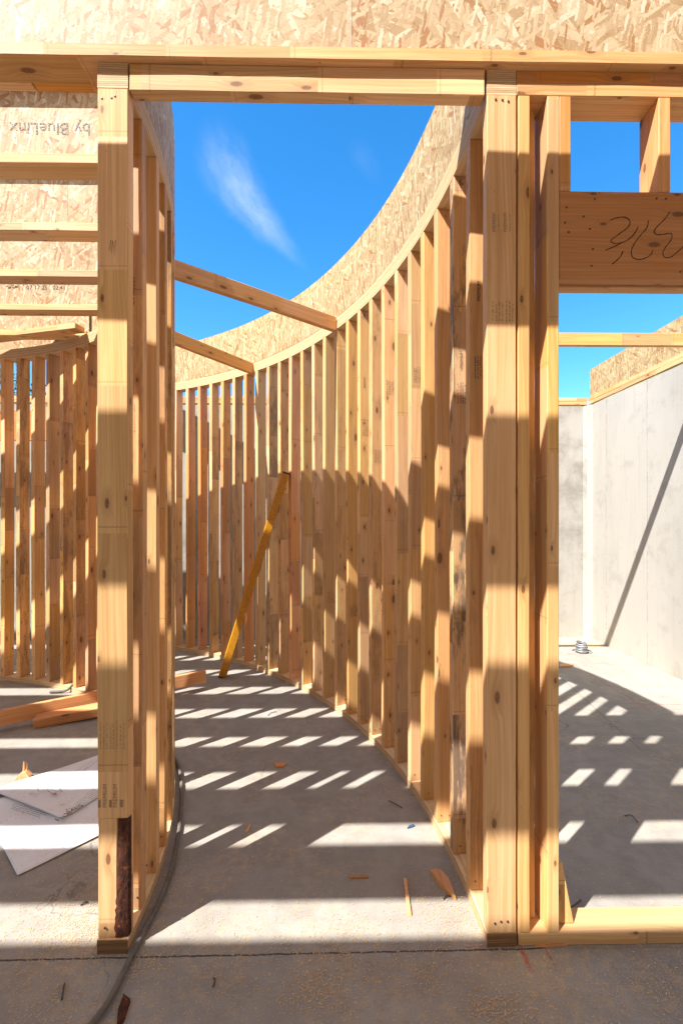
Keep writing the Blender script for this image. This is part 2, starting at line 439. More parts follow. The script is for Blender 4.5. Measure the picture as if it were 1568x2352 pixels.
def floor_material():
    m, t, b = new_mat('trowelled_concrete', .75, .25)
    tc = t.n('ShaderNodeTexCoord'); P = tc.outputs['Object']; x, y, z = t.sep(P)
    n1 = t.noise(P, 1.3, 5, .6); n2 = t.noise(P, 9, 5, .65); n3 = t.noise(P, 220, 3, .7); n4 = t.noise(P, 700, 2, .6)
    c = t.mix(t.ramp(n1, .3, .7), c4(.275, .252, .224), c4(.35, .324, .29))
    c = t.mix(t.math('MULTIPLY', t.ramp(n2, .35, .7), .6), c, c4(.215, .195, .172))
    tw = t.noise(t.comb(t.math('MULTIPLY', x, 3.0), t.math('MULTIPLY', y, 11.0), 3.0), 1.0, 5, .65, dist=1.2)
    c = t.mix(t.math('MULTIPLY', t.ramp(tw, .5, .7), .35), c, c4(.36, .34, .315))
    ck = t.n('ShaderNodeTexVoronoi', feature='DISTANCE_TO_EDGE'); ck.inputs['Scale'].default_value = .8
    wv3 = t.n('ShaderNodeTexNoise'); wv3.inputs['Scale'].default_value = 3.0; wv3.inputs['Detail'].default_value = 5; t.L(P, wv3.inputs['Vector'])
    t.L(t.vmath('ADD', P, t.vmath('MULTIPLY', wv3.outputs['Color'], (.6, .6, 0))), ck.inputs['Vector'])
    crk = t.math('MULTIPLY', t.ramp(ck.outputs['Distance'], .0035, .001, 0, 1), t.ramp(t.noise(P, 1.7, 2, .5), .5, .6))
    c = t.mix(t.math('MULTIPLY', crk, .55), c, c4(.09, .08, .07))
    c = t.mix(t.math('MULTIPLY', t.ramp(n3, .45, .75), .35), c, c4(.40, .385, .37))
    c = t.mix(t.math('MULTIPLY', t.ramp(n4, .62, .75), .5), c, c4(.13, .12, .12))
    # sawdust film (tan), in drifts
    d1 = t.noise(P, 2.3, 4, .65, dist=.6); d2 = t.noise(P, 28, 4, .75); d3 = t.noise(P, 330, 3, .75)
    dust = t.math('MULTIPLY', t.ramp(d1, .43, .60), t.ramp(d2, .46, .60))
    dust = t.math('MULTIPLY', dust, t.ramp(d3, .42, .56))
    c = t.mix(t.math('MULTIPLY', dust, .6), c, c4(.58, .42, .25))
    fine = t.math('MULTIPLY', t.ramp(d3, .60, .66), t.ramp(d1, .40, .6, .1, 1.0))
    c = t.mix(t.math('MULTIPLY', fine, .6), c, c4(.62, .50, .35))
    # sawdust drift along the right foundation wall
    w1 = t.math('ADD', x, t.math('MULTIPLY', t.math('SUBTRACT', t.noise(P, 5, 4, .6), .5), .22))
    dr = t.math('MULTIPLY', t.ramp(w1, 2.44, 2.54), t.ramp(w1, 2.72, 2.66))
    dr2 = t.ramp(t.math('ADD', y, t.math('MULTIPLY', t.math('SUBTRACT', t.noise(P, 5, 4, .6), .5), .2)), 4.58, 4.72)
    dr = t.math('MAXIMUM', dr, t.math('MULTIPLY', dr2, t.math('GREATER_THAN', x, 1.2)))
    dr = t.math('MULTIPLY', dr, t.ramp(d2, .30, .46))
    c = t.mix(t.math('MULTIPLY', dr, .85), c, c4(.60, .45, .27))
    # rusty / chalk stains
    r1 = t.noise(P, 3.1, 4, .6, dist=.4)
    st = t.math('MULTIPLY', t.ramp(r1, .62, .74), t.ramp(t.noise(P, 60, 3, .7), .42, .6))
    c = t.mix(t.math('MULTIPLY', st, .3), c, c4(.34, .13, .10))
    wob = t.math('MULTIPLY', t.math('SUBTRACT', t.noise(P, 25, 3, .6), .5), .008)
    brk = t.ramp(t.noise(P, 90, 2, .6), .34, .5)
    # saw-cut joint
    jt = seg_mask(t, x, y, (-6, 1.300), (.62, 1.352), .0038, wob)
    j2 = seg_mask(t, x, y, (.60, 1.352), (2.7, 1.335), .0022, wob)
    c = t.mix(t.math('MULTIPLY', jt, .85), c, c4(.04, .035, .035))
    c = t.mix(t.math('MULTIPLY', j2, .35), c, c4(.10, .09, .09))
    # red chalk lines
    red = None
    def rl(a, bb, w=.0022, s=.6):
        nonlocal red
        k = t.math('MULTIPLY', seg_mask(t, x, y, floor_pt(*a), floor_pt(*bb), w, wob), s)
        red = k if red is None else t.math('MAXIMUM', red, k)
    rl((1312, 1523), (1490, 1631), .006, .55); rl((1290, 1528), (1436, 1638), .003, .4)
    rl((1440, 1617), (1568, 1619), .007, .5); rl((1350, 1522), (1480, 1532), .006, .35)
    rl((1196, 2176), (1218, 2228), .011, .65); rl((1250, 2178), (1272, 2215), .0035, .8)
    rl((1060, 2176), (1180, 2176), .0022, .8); rl((1018, 2119), (1060, 2118), .003, .5)
    rl((1290, 1559), (1568, 1800), .002, .15)
    c = t.mix(t.math('MULTIPLY', red, brk), c, c4(.36, .05, .045))
    gl = seg_mask(t, x, y, floor_pt(1283, 1552), floor_pt(1470, 1722), .0035, wob)
    c = t.mix(t.math('MULTIPLY', gl, .6), c, c4(.07, .065, .07))
    t.L(c, b.inputs['Base Color'])
    hg = t.math('ADD', t.math('MULTIPLY', n3, .4), t.math('MULTIPLY', n2, .6))
    hg = t.math('ADD', hg, t.math('MULTIPLY', dust, .6)); hg = t.math('SUBTRACT', hg, t.math('MULTIPLY', jt, 2.0))
    bp = t.n('ShaderNodeBump'); bp.inputs['Strength'].default_value = .4; bp.inputs['Distance'].default_value = .0025
    t.L(hg, bp.inputs['Height']); t.L(bp.outputs[0], b.inputs['Normal'])
    return m

def wall_concrete():
    m, t, b = new_mat('poured_concrete', .85, .15)
    tc = t.n('ShaderNodeTexCoord'); P = tc.outputs['Object']; x, y, z = t.sep(P)
    n1 = t.noise(t.comb(t.math('MULTIPLY', x, 1.0), t.math('MULTIPLY', y, 1.0), t.math('MULTIPLY', z, .45)), 1.6, 5, .6)
    n2 = t.noise(P, 6, 5, .65); n3 = t.noise(P, 120, 3, .7)
    c = t.mix(t.ramp(n1, .35, .68), c4(.40, .38, .345), c4(.345, .33, .30))
    c = t.mix(t.math('MULTIPLY', t.ramp(n2, .52, .68),   .35), c, c4(.25, .238, .215))
    c = t.mix(t.math('MULTIPLY', t.ramp(n3, .4, .7), .22), c, c4(.40, .385, .36))
    stk = t.noise(t.comb(t.math('MULTIPLY', x, 30.0), t.math('MULTIPLY', y, 30.0), t.math('MULTIPLY', z, 1.2)), 1.0, 4, .6)
    c = t.mix(t.math('MULTIPLY', t.ramp(stk, .52, .72), .16), c, c4(.235, .22, .195))
    # darker damp bloom on the far face
    far = t.math('MULTIPLY', t.math('GREATER_THAN', y, 4.9), t.ramp(t.noise(P, 1.9, 6, .7), .42, .66))
    c = t.mix(t.math('MULTIPLY', far, .6), c, c4(.17, .155, .135))
    # bug holes
    vo = t.n('ShaderNodeTexVoronoi'); vo.inputs['Scale'].default_value = 16.0; t.L(P, vo.inputs['Vector'])
    sp = t.n('ShaderNodeSeparateColor'); t.L(vo.outputs['Color'], sp.inputs[0])
    hole = t.math('MULTIPLY', t.math('LESS_THAN', vo.outputs['Distance'], .075), t.math('GREATER_THAN', sp.outputs[0], .72))
    c = t.mix(t.math('MULTIPLY', hole, .8), c, c4(.09, .085, .08))
    # form panel seams every 0.61 m
    q = t.math('ADD', t.math('ADD', x, y), t.math('MULTIPLY', t.math('SUBTRACT', t.noise(P, 40, 3, .6), .5), .01))
    fr = t.math('ABSOLUTE', t.math('SUBTRACT', t.math('FRACT', t.math('DIVIDE', t.math('ADD', q, .26), .61)), .5))
    seam = t.math('MULTIPLY', t.ramp(fr, .012, .003, 0, 1), t.ramp(t.noise(P, 22, 3, .7), .38, .6))
    c = t.mix(t.math('MULTIPLY', seam, .5), c, c4(.16, .15, .14))
    t.L(c, b.inputs['Base Color'])
    bp = t.n('ShaderNodeBump'); bp.inputs['Strength'].default_value = .4; bp.inputs['Distance'].default_value = .003
    hg = t.math('SUBTRACT', t.math('ADD', n3, t.math('MULTIPLY', n2, 1.0)), t.math('MULTIPLY', hole, 1.5))
    hg = t.math('SUBTRACT', hg, seam)
    t.L(hg, bp.inputs['Height']); t.L(bp.outputs[0], b.inputs['Normal'])
    return m

CONC = wall_concrete()
INK = plain('stamp_ink', (.06, .05, .05), .8)
FAINT = plain('faded_ink', (.30, .19, .11), .8)
PENCIL = plain('marker_line', (.05, .028, .02), .8)
NAIL = plain('nail_steel', (.10, .09, .085), .45, .6)
BARK = None

# tints (multiply the wood base); alpha 1 = clean
T_PALE = (1.10, 1.10, 1.08); T_TAN = (.98, .94, .86); T_WARM = (1.0, .90, .74); T_RED = (.98, .76, .66)
T_GREY = (.92, .92, .92); T_HONEY = (1.0, .92, .70)
def tint(c, dirt=0.0, j=.05):
    k = 1 + random.uniform(-j, j)
    return (c[0] * k, c[1] * k, c[2] * k, 1.0 - dirt)

# ------------------------------------------------------------------ constants
CX, CY = -3.037, 1.348                 # centre of the curved walls
RI0, RI1 = 2.344, 2.433                # inner curved wall
RO0, RO1 = 3.490, 3.579                # outer curved wall
Z_BP, Z_ST, Z_TP = .040, 2.536, 2.610  # bottom plate top, stud top, top plates top
Z_JT = 2.962                           # joist top
YF = 1.360                             # front face of the front framing
XR = 2.752                             # face of right foundation wall
YB = 4.940                             # face of far foundation wall

# ------------------------------------------------------------------ ground, floor, foundation
def sheet(name, x0, x1, y0, y1, z, mat, n=1):
    bm = bmesh.new()
    for i in range(n):
        for j in range(n):
            pass
    vs = [bm.verts.new(p) for p in ((x0, y0, z), (x1, y0, z), (x1, y1, z), (x0, y1, z))]
    bm.faces.new(vs); me = bpy.data.meshes.new(name); bm.to_mesh(me); bm.free()
    return tag(link(name, me, mat), kind='structure')
XL, YN = -6.6, -3.6
fl = sheet('floor', XL - .1, XR + .1, YN - .1, YB + .1, 0.0, floor_material())

def ground_material():
    m, t, b = new_mat('graded_soil', .95, .1)
    tc = t.n('ShaderNodeTexCoord'); P = tc.outputs['Object']
    c = t.mix(t.ramp(t.noise(P, 1.2, 6, .7), .3, .7), c4(.20, .15, .10), c4(.32, .25, .17))
    c = t.mix(t.math('MULTIPLY', t.ramp(t.noise(P, .05, 4, .6), .45, .6), .8), c, c4(.09, .11, .04))
    t.L(c, b.inputs['Base Color'])
    bp = t.n('ShaderNodeBump'); bp.inputs['Strength'].default_value = .8; bp.inputs['Distance'].default_value = .05
    t.L(t.noise(P, 6, 6, .7), bp.inputs['Height']); t.L(bp.outputs[0], b.inputs['Normal'])
    return m
# outside ground, one sheet with the excavation cut out of it
bm = bmesh.new()
gx = [-1500, XL - .26, XR + .26, 1500]; gy = [-1500, YN - .26, YB + .26, 1500]
gv = [[bm.verts.new((x, y, 2.18)) for x in gx] for y in gy]
for j in range(3):
    for i in range(3):
        if i == 1 and j == 1: continue
        bm.faces.new((gv[j][i], gv[j][i + 1], gv[j + 1][i + 1], gv[j + 1][i]))
me = bpy.data.meshes.new('ground'); bm.to_mesh(me); bm.free()
tag(link('ground', me, ground_material()), kind='structure')

ZC = 2.505
FOAM = plain('sill_gasket', (.36, .34, .15), .9)
def foundation(name, label, parts, cat='wall'):
    r = empty(name, (0, 0, 0)); tag(r, label, cat); return r
# right wall with chamfered inside corner
def poly_prism_z(pts, z0, z1):
    bm = bmesh.new()
    a = [bm.verts.new((x, y, z0)) for x, y in pts]; b = [bm.verts.new((x, y, z1)) for x, y in pts]
    bm.faces.new(list(reversed(a))); bm.faces.new(b)
    for i in range(len(pts)):
        k = (i + 1) % len(pts); bm.faces.new((a[i], a[k], b[k], b[i]))
    bmesh.ops.recalc_face_normals(bm, faces=bm.faces)
    me = bpy.data.meshes.new('wall'); bm.to_mesh(me); bm.free(); return me
fw = empty('foundation_wall'); tag(fw, 'pale poured concrete basement wall on the right side, crossed by a thin diagonal shadow', 'concrete wall')
link('concrete', poly_prism_z([(XR, YN), (XR + .25, YN), (XR + .25, YB + .25), (XR - .062, YB + .25), (XR - .062, YB), (XR, YB - .09)], 0, ZC), CONC, fw)
board('gasket', (XR + .004, XR + .12, YN, YB - .095, ZC + .001, ZC + .014), 1, FOAM, fw, bev=0)
y = YN
for z0 in (ZC + .015, ZC + .054):
    yy = YN; cut = [1.9, 3.9] if z0 < ZC + .03 else [2.6]
    ends = [YN] + cut + [YB - .008]
    for a, bb in zip(ends[:-1], ends[1:]):
        board('sill_plate', (XR - .004, XR + .136, a + .004, bb - .004, z0, z0 + .037), 1, WOOD, fw, tint(T_WARM), warp=.003)
yend = 4.934
for a, bb in ((YN, -1.2), (-1.196, 1.24), (1.244, 3.60), (3.604, yend)):
    board('rim_board', (XR + .012, XR + .028, a, bb, ZC + .093, ZC + .393), 1, OSB, fw, (.90, .84, .66, 1), bev=.0008, warp=.0008)
fw2 = empty('foundation_wall'); tag(fw2, 'stained grey concrete basement wall across the far end, seen behind the studs', 'concrete wall')
link('concrete', poly_prism_z([(XL, YB), (XR - .064, YB), (XR - .064, YB + .25), (XL, YB + .25)], 0, ZC), CONC, fw2)
board('gasket', (XL, XR - .07, YB + .004, YB + .12, ZC + .001, ZC + .014), 0, FOAM, fw2, bev=0)
for z0, cuts in ((ZC + .015, [-4.2, -1.7, .2, 2.42]), (ZC + .054, [-3.1, -.6, 1.7])):
    ends = [XL] + cuts + [XR - .005]
    for a, bb in zip(ends[:-1], ends[1:]):
        board('sill_plate', (a + .005, bb - .005, YB - .004, YB + .136, z0, z0 + .037), 0, WOOD, fw2, tint(T_WARM), warp=.003)
fw3 = link('foundation_wall', poly_prism_z([(XL - .25, YN - .25), (XL, YN - .25), (XL, YB + .25), (XL - .25, YB + .25)], 0, ZC), CONC)
tag(fw3, 'concrete basement wall on the left side, beyond the round room', 'concrete wall')
fw4 = link('foundation_wall', poly_prism_z([(XL + .002, YN - .25), (XR + .25, YN - .25), (XR + .25, YN - .002), (XL + .002, YN - .002)], 0, ZC), CONC)
tag(fw4, 'concrete basement wall behind the viewer', 'concrete wall')

# ------------------------------------------------------------------ curved walls
def stamp(parent, body, size, loc, rot, mat=INK, name='grade_stamp', sp=1.0):
    o = link(name, text_mesh(body, size, sp), mat, parent)
    o.location = loc; o.rotation_euler = rot; return o

def curved_wall(name, label, r0, r1, thetas, t_end, tints, t_start=.2):
    root = empty(name, (CX, CY, 0)); tag(root, label, 'stud wall')
    link('bottom_plate', arc_mesh(r0, r1, 0.0, Z_BP, t_start, t_end), PLY, root, (1.08, 1.02, .95, 1))
    link('top_plate', arc_mesh(r0, r1, Z_ST, Z_ST + .0365, t_start, t_end), PLY, root, (1.0, .96, .88, 1))
    link('top_plate', arc_mesh(r0 + .001, r1 - .001, Z_ST + .0375, Z_TP, t_start, t_end), PLY, root, (1.0, .96, .88, 1))
    pe = board('plate_end', (r0 + .0005, r1 - .0005, -.0035, .0, .0005, Z_BP - .0005), 0, PLY, root, (.42, .33, .25, 1), bev=0, warp=0, bow=0)
    pe.rotation_euler = (0, 0, R(t_start))
    studs = []
    for i, th in enumerate(thetas):
        me = board_mesh(0, r1 - r0 - .001, 0, .038, Z_BP, Z_ST, axis=2, bow=.004)
        o = link('stud', me, WOOD, root, tints[i])
        tt = R(th)
        o.location = (r0 * cos(tt) + .0005 * cos(tt), r0 * sin(tt), 0)
        o.rotation_euler = (0, 0, tt + R(random.uniform(-1.2, 1.2)) * (i > 0))
        studs.append(o)
    return root, studs

rs = random.Random(3)
def rt(k, n):
    base = [T_PALE, T_TAN, T_WARM, T_TAN, T_GREY, T_HONEY]
    out = []
    for i in range(n):
        c = rs.choice(base); f = 1 + rs.uniform(-.13, .10)
        out.append((c[0] * f, c[1] * f, c[2] * f, 1 - (rs.uniform(.2, .6) if rs.random() < .42 else 0.08)))
    return out
# outer wall
far = [1.7, 4.3, 7.0, 9.9, 12.4, 14.9, 17.6, 20.3] + [20.3 + 2.54 * k for k in range(1, 23)]
tO = rt(1, len(far))
def setc(lst, i, c, d=0.05): lst[i] = (c[0], c[1], c[2], 1 - d)
setc(tO, 0, (1.0, .97, .95)); setc(tO, 1, (1.0, .92, .82), .25); setc(tO, 2, (1.0, .95, .9), .9); setc(tO, 3, (1.0, .88, .78), .1)
setc(tO, 4, T_HONEY, .1); setc(tO, 5, T_TAN); setc(tO, 6, T_TAN, .15); setc(tO, 8, (1.0, .95, .88), .4); setc(tO, 10, T_HONEY)
setc(tO, 15, (1.0, .76, .64)); setc(tO, 19, (1.0, .74, .64)); setc(tO, 13, T_TAN, .3); setc(tO, 21, (.95, .76, .66)); setc(tO, 23, (1.0, .72, .60)); setc(tO, 24, (.95, .80, .7))
WO, SO = curved_wall('curved_stud_wall', 'long outer curved stud wall right of the passage, topped by a strand board rim',
                     RO0, RO1, [f - .9 - .62 for f in far], 75.0, tO)
link('rim_board', arc_mesh(RO0 + .002, RO0 + .015, Z_TP + .001, Z_JT + .01, 1.6, 20.5, wav=.001), OSB, WO, (.92, .86, .70, 1))
link('rim_board', arc_mesh(RO0 + .002, RO0 + .015, Z_TP + .0045, Z_JT + .012, 20.56, 58.5, wav=.001), OSB, WO, (.92, .86, .70, 1))
link('rim_board', arc_mesh(RO0 + .002, RO0 + .015, Z_TP + .001, Z_JT + .01, 58.56, 75, wav=.001), OSB, WO, (.92, .86, .70, 1))
# inner wall
near = [.2, 2.6, 6.2, 9.3] + [9.3 + 3.667 * k for k in range(1, 28)]
tI = rt(2, len(near))
setc(tI, 0, (1.04, 1.0, .86)); setc(tI, 1, (1.0, .93, .84), .3); setc(tI, 2, (1.05, 1.0, .92)); setc(tI, 3, (.95, .85, .72), .2)
WI, SI = curved_wall('curved_stud_wall', 'inner curved stud wall round the left room, starting with the dark barked post',
                     RI0, RI1, near, 108.0, tI)
for k in (15, 16, 14): SI[k].color = (.98, .84, .76, .95)
SI[17].color = (1.0, .88, .72, .7)
link('rim_board', arc_mesh(RI1 - .014, RI1 - .001, Z_TP + .001, Z_JT + .025, 2.6, 50, wav=.001), OSB, WI, (.93, .86, .76, 1))
link('rim_board', arc_mesh(RI1 - .014, RI1 - .001, Z_TP + .001, Z_JT, 50.1, 108, wav=.001), OSB, WI, (.93, .86, .76, 1))

# left post: replace lower length with a barked, waney piece; stamps
def bark_mat():
    m, t, b = new_mat('pine_bark', .8, .3)
    tc = t.n('ShaderNodeTexCoord'); P = tc.outputs['Object']; x, y, z = t.sep(P)
    n = t.noise(t.comb(x, y, t.math('MULTIPLY', z, .45)), 90, 5, .7, dist=.5)
    n2 = t.noise(P, 35, 4, .7)
    c = t.mix(t.ramp(n, .3, .7), c4(.018, .008, .006), c4(.12, .035, .015))
    c = t.mix(t.math('MULTIPLY', t.ramp(n2, .6, .72), .8), c, c4(.36, .13, .05))
    t.L(c, b.inputs['Base Color'])
    bp = t.n('ShaderNodeBump'); bp.inputs['Strength'].default_value = 1.0; bp.inputs['Distance'].default_value = .006
    t.L(n, bp.inputs['Height']); t.L(bp.outputs[0], b.inputs['Normal'])
    return m
BARK = bark_mat()
pL = SI[0]; W = RI1 - RI0
# post built anew: upper two-piece face and lower piece, one mesh
def merge(meshes):
    bm = bmesh.new()
    for me in meshes: bm.from_mesh(me)
    me = bpy.data.meshes.new('post'); bm.to_mesh(me); bm.free()
    me.materials.append(WOOD); return me
pL.data = merge([board_mesh(0, W, 0, .038, .395, Z_ST, axis=2, bow=.001),
                 board_mesh(0, .056, .003, .038, Z_BP, .3945, axis=2, bow=.0),
                 board_mesh(.056, W, .014, .038, Z_BP, .3945, axis=2, bow=.0)])
pL.rotation_euler = (0, 0, R(.2))
bm = bmesh.new(); nb = 26; rows = []
rb = random.Random(5)
for i in range(nb + 1):
    z = Z_BP + .004 + (.3935 - Z_BP - .004) * i / nb
    xl = .060 - .014 * (1 - i / nb) + rb.uniform(-.002, .002)
    row = []
    for j in range(7):
        u = j / 6
        x = xl + (W + .0008 - xl) * u
        y = .0025 + .011 * max(0, (u - .25)) ** 1.2 + rb.uniform(-.0018, .0012) - .002 * sin(pi * u)
        if j == 0: y = .0035
        row.append(bm.verts.new((x, y, z)))
    for u2 in (1.0,):
        row.append(bm.verts.new((W + .0008, .022, z)))
    rows.append(row)
for i in range(nb):
    for j in range(7): bm.faces.new((rows[i][j], rows[i][j + 1], rows[i + 1][j + 1], rows[i + 1][j]))
bmesh.ops.recalc_face_normals(bm, faces=bm.faces)
me = bpy.data.meshes.new('bark'); bm.to_mesh(me); bm.free()
for p in me.polygons: p.use_smooth = True
bk = link('bark_strip', me, BARK, pL); tag(bk, 'dark red bark left on the lower edge of the post')
# rotation so text faces -y and reads vertically
ROTV = (R(90), R(-90), 0)
stamp(pL, 'PREMIUM', .017, (.022, -.0006, .462), ROTV, FAINT); stamp(pL, 'PREMIUM', .017, (.052, -.0006, .462), ROTV, FAINT)
for xx in (.006, .038, .070):
    o = link('grade_stamp', ribbon_mesh([[(0, 0), (0, .022)]], .012), FAINT, pL); o.location = (xx, -.0007, .428)
def scribble_block(parent, x, z, w, h, n=7, mat=FAINT, y=-.0007, name='grade_stamp', rot=None):
    "block of unreadable worn printing: short broken strokes"
    st = []
    for i in range(n):
        xx = x + w * (i + .5) / n + random.uniform(-.001, .001); zz = z
        while zz < z + h:
            l = random.uniform(.002, .010); st.append([(xx, zz), (xx + random.uniform(-.001, .001), zz + l)])
            if random.random() < .5: st.append([(xx - .002, zz), (xx + .002, zz + random.uniform(-.001, .001))])
            zz += l + random.uniform(.002, .006)
    o = link(name, ribbon_mesh(st, .0022), mat, parent); o.location = (0, y, 0)
    if rot: o.rotation_euler = rot
    return o
scribble_block(pL, .004, .60, .078, .075, 8)
def nails(parent, pts, y=-.001, r=.0035):
    for x, z in pts:
        bm = bmesh.new(); bmesh.ops.create_cone(bm, cap_ends=True, segments=10, radius1=r, radius2=r * .9, depth=.002)
        bmesh.ops.rotate(bm, matrix=Matrix.Rotation(R(90), 3, 'X'), verts=bm.verts)
        me = bpy.data.meshes.new('nail'); bm.to_mesh(me); bm.free()
        o = link('nail_head', me, NAIL, parent); o.location = (x, y, z)
nails(pL, [(.012, 2.506), (.040, 2.508), (.050, 2.513), (.022, .075)])
pR = SO[0]; pR.rotation_euler = (0, 0, R(.2))
nails(pR, [(.026, 2.520), (.046, 2.519), (.064, 2.515), (.024, .070), (.042, .075), (.062, .075)])
scribble_block(pR, .012, 1.862, .07, .055, 7); scribble_block(pR, .008, 2.13, .07, .05, 4)
stamp(pR, 'PREMIUM', .014, (.022, -.0006, 2.155), ROTV, FAINT); stamp(pR, 'PREMIUM', .014, (.055, -.0006, 2.155), ROTV, FAINT)
for k, z, b in ((1, 2.03, 'PREMIUM'), (2, 1.86, 'PREMIUM'), (9, 2.1, 'PREMIUM'), (3, 1.02, 'PREMIUM')):
    stamp(SO[k], b, .016, (.03, -.0012, z), ROTV, INK); stamp(SO[k], b, .016, (.065, -.0012, z - .01), ROTV, INK)
for k, z in ((1, 1.74), (2, 1.70), (3, .86), (5, 1.92), (7, 1.95), (8, 1.6), (9, 1.78), (11, 1.5), (12, .7), (13, .72), (10, .66), (20, 1.9), (17, 1.55)):
    scribble_block(SO[k], .012, z, .066, .07, 7, INK, -.0014)
scribble_block(SI[1], .02, 1.95, .05, .08, 5, INK, -.0014); scribble_block(SI[1], .02, 1.55, .05, .09, 5, FAINT, -.0014)
for k in range(1, 12):
    nails(SO[k], [(random.uniform(.015, .03), Z_BP + .03), (random.uniform(.05, .07), Z_BP + .035 + random.uniform(-.01, .01)), (random.uniform(.03, .05), Z_ST - .03)], -.0012, .0026)
for k in (1, 2, 3):
    nails(SI[k], [(random.uniform(.045, .06), Z_BP + .03), (.075, Z_BP + .04)], -.0012, .0026)
# scribble on left post
o = link('pencil_mark', ribbon_mesh([[(0, 0), (.004, .03), (.006, -.01), (.010, .028), (.014, -.02), (.018, .03)]], .0012), PENCIL, pL)
o.location = (.035, -.0008, 2.06)

# ------------------------------------------------------------------ I-joists
def ijoist(name, x0, x1, y0, col=(1, 1, 1, 1), seams=()):
    root = empty(name, ((x0 + x1) / 2, y0, Z_TP)); xx0 = x0 - (x0 + x1) / 2; xx1 = -xx0
    h = Z_JT - Z_TP
    board('bottom_flange', (xx0, xx1, 0, .089, .001, .0385), 0, WOOD, root, tint(T_PALE), bow=.001)
    board('top_flange', (xx0, xx1, 0, .089, h - .038, h), 0, WOOD, root, tint(T_PALE), bow=.001)
    ends = [xx0] + [s - (x0 + x1) / 2 for s in seams] + [xx1]
    for a, bb in zip(ends[:-1], ends[1:]):
        board('web', (a + .0006, bb - .0006, .039, .050, .039, h - .0385), 0, OSB, root, col, bev=0, warp=0, bow=0)
    return root
JG = 'I-joists in a row over the left room'
ords = ['nearest', 'second nearest', 'third nearest', 'fourth nearest', 'farthest']
exts = ['lowest-reaching web with blurred ink printing', 'web with a vertical seam', 'chipped edge on its flange', 'dated print 07 17 25 on its web', 'shortest, at the round wall']
jst = []
for k in range(5):
    y0 = 1.742 + .406 * k
    ym = y0 + .089 - CY
    xe = CX + sqrt(max(.01, 2.415 ** 2 - ym ** 2))
    seams = {1: [-1.255], 0: [-3.0]}.get(k, [-2.9])
    if k == 4: xe = -1.80
    j = ijoist('floor_joist', -5.6, xe, y0, (1.12, 1.06, 1.0, 1), seams)
    tag(j, ords[k] + ' floor joist over the left room, ' + exts[k], 'joist', JG); jst.append((j, xe))
# front rim joist
rj = ijoist('rim_joist', -5.6, XR, 1.336, (1.06, 1.0, .93, 1), [-2.3, .052, 2.0])
tag(rj, 'rim joist along the top of the doorway with big strand board face', 'joist')
for ch in rj.children:
    if ch.name.startswith('bottom_flange'): ch.color = (1.0, .88, .74, 1)
# joists over the viewer, they cast the stripes of shade
for k in range(9):
    j = ijoist('floor_joist', -5.6, XR, .962 - .406 * k + (.022 if k >= 2 else 0), (1.05, 1, .94, 1), [-1.5])
    tag(j, 'floor joist overhead on the near side of the doorway, out of the picture', 'joist', 'I-joists over the near room')

# printing on joist webs
def jt_stamp(idx, body, size, X, Zh, mat=INK, sp=1.0, rot=(R(90), 0, 0)):
    j, xe = jst[idx]
    return stamp(j, body, size, (X - j.location.x, .0382, Zh), rot, mat, 'ink_print', sp)
jt_stamp(3, '07 17 25   02:41', .038, -1.86, .162)
W3 = jst[0][0]
def hdraw(idx, X0, X1, Zh, hh, n, mat=INK):
    j, xe = jst[idx]; st = []
    x = X0
    while x < X1:
        for q in range(3):
            a = (x + random.uniform(-.006, .006), Zh + random.uniform(-hh, hh) * .5); st.append([a, (a[0] + random.uniform(-.006, .006), a[1] + random.uniform(-hh, hh) * .6)])
        x += n
    o = link('ink_print', ribbon_mesh([[(p[0] - j.location.x, p[1]) for p in s] for s in st], .004), mat, j); o.location = (0, .0381, 0)
BLUEINK, tt_, bb_ = new_mat('blue_grey_ink', .8, .2)
_tc = tt_.n('ShaderNodeTexCoord'); _f = tt_.noise(_tc.outputs['Object'], 190, 3, .7)
tt_.L(tt_.mix(tt_.ramp(_f, .46, .54), c4(.09, .10, .15), c4(.46, .37, .27)), bb_.inputs['Base Color'])
stamp(jst[0][0], 'by BlueLinx', .066, (-1.09 - jst[0][0].location.x, .0382, .165), (R(90), R(180), 0), BLUEINK, 'ink_print', 1.0)
hdraw(3, -2.10, -2.03, .165, .02, .008, INK); hdraw(3, -2.0, -1.68, .190, .016, .009, INK)

# nailer behind rim, left
n1 = board('nailer_board', (-3.2, -.95, 1.452, 1.486, 2.640, 2.700), 0, WOOD, None, tint(T_PALE))
tag(n1, 'long pale board fixed behind the rim above the left room', 'board')
n2 = board('nailer_board', (-.945, -.64, 1.452, 1.486, 2.640, 2.700), 0, WOOD, None, (1.0, .72, .42, .8))
tag(n2, 'short orange cut board behind the rim beside the left post', 'board')

# ------------------------------------------------------------------ door header + right framed wall
dh = board('door_header', (-.600, .446, YF - .004, YF + .034, 2.530, 2.6085), 0, WOOD, None, (1.06, 1.02, .90, 1), bow=.0005)
tag(dh, 'pale timber header spanning the doorway opening between the two posts', 'beam')
dh.rotation_euler = (0, 0, 0)

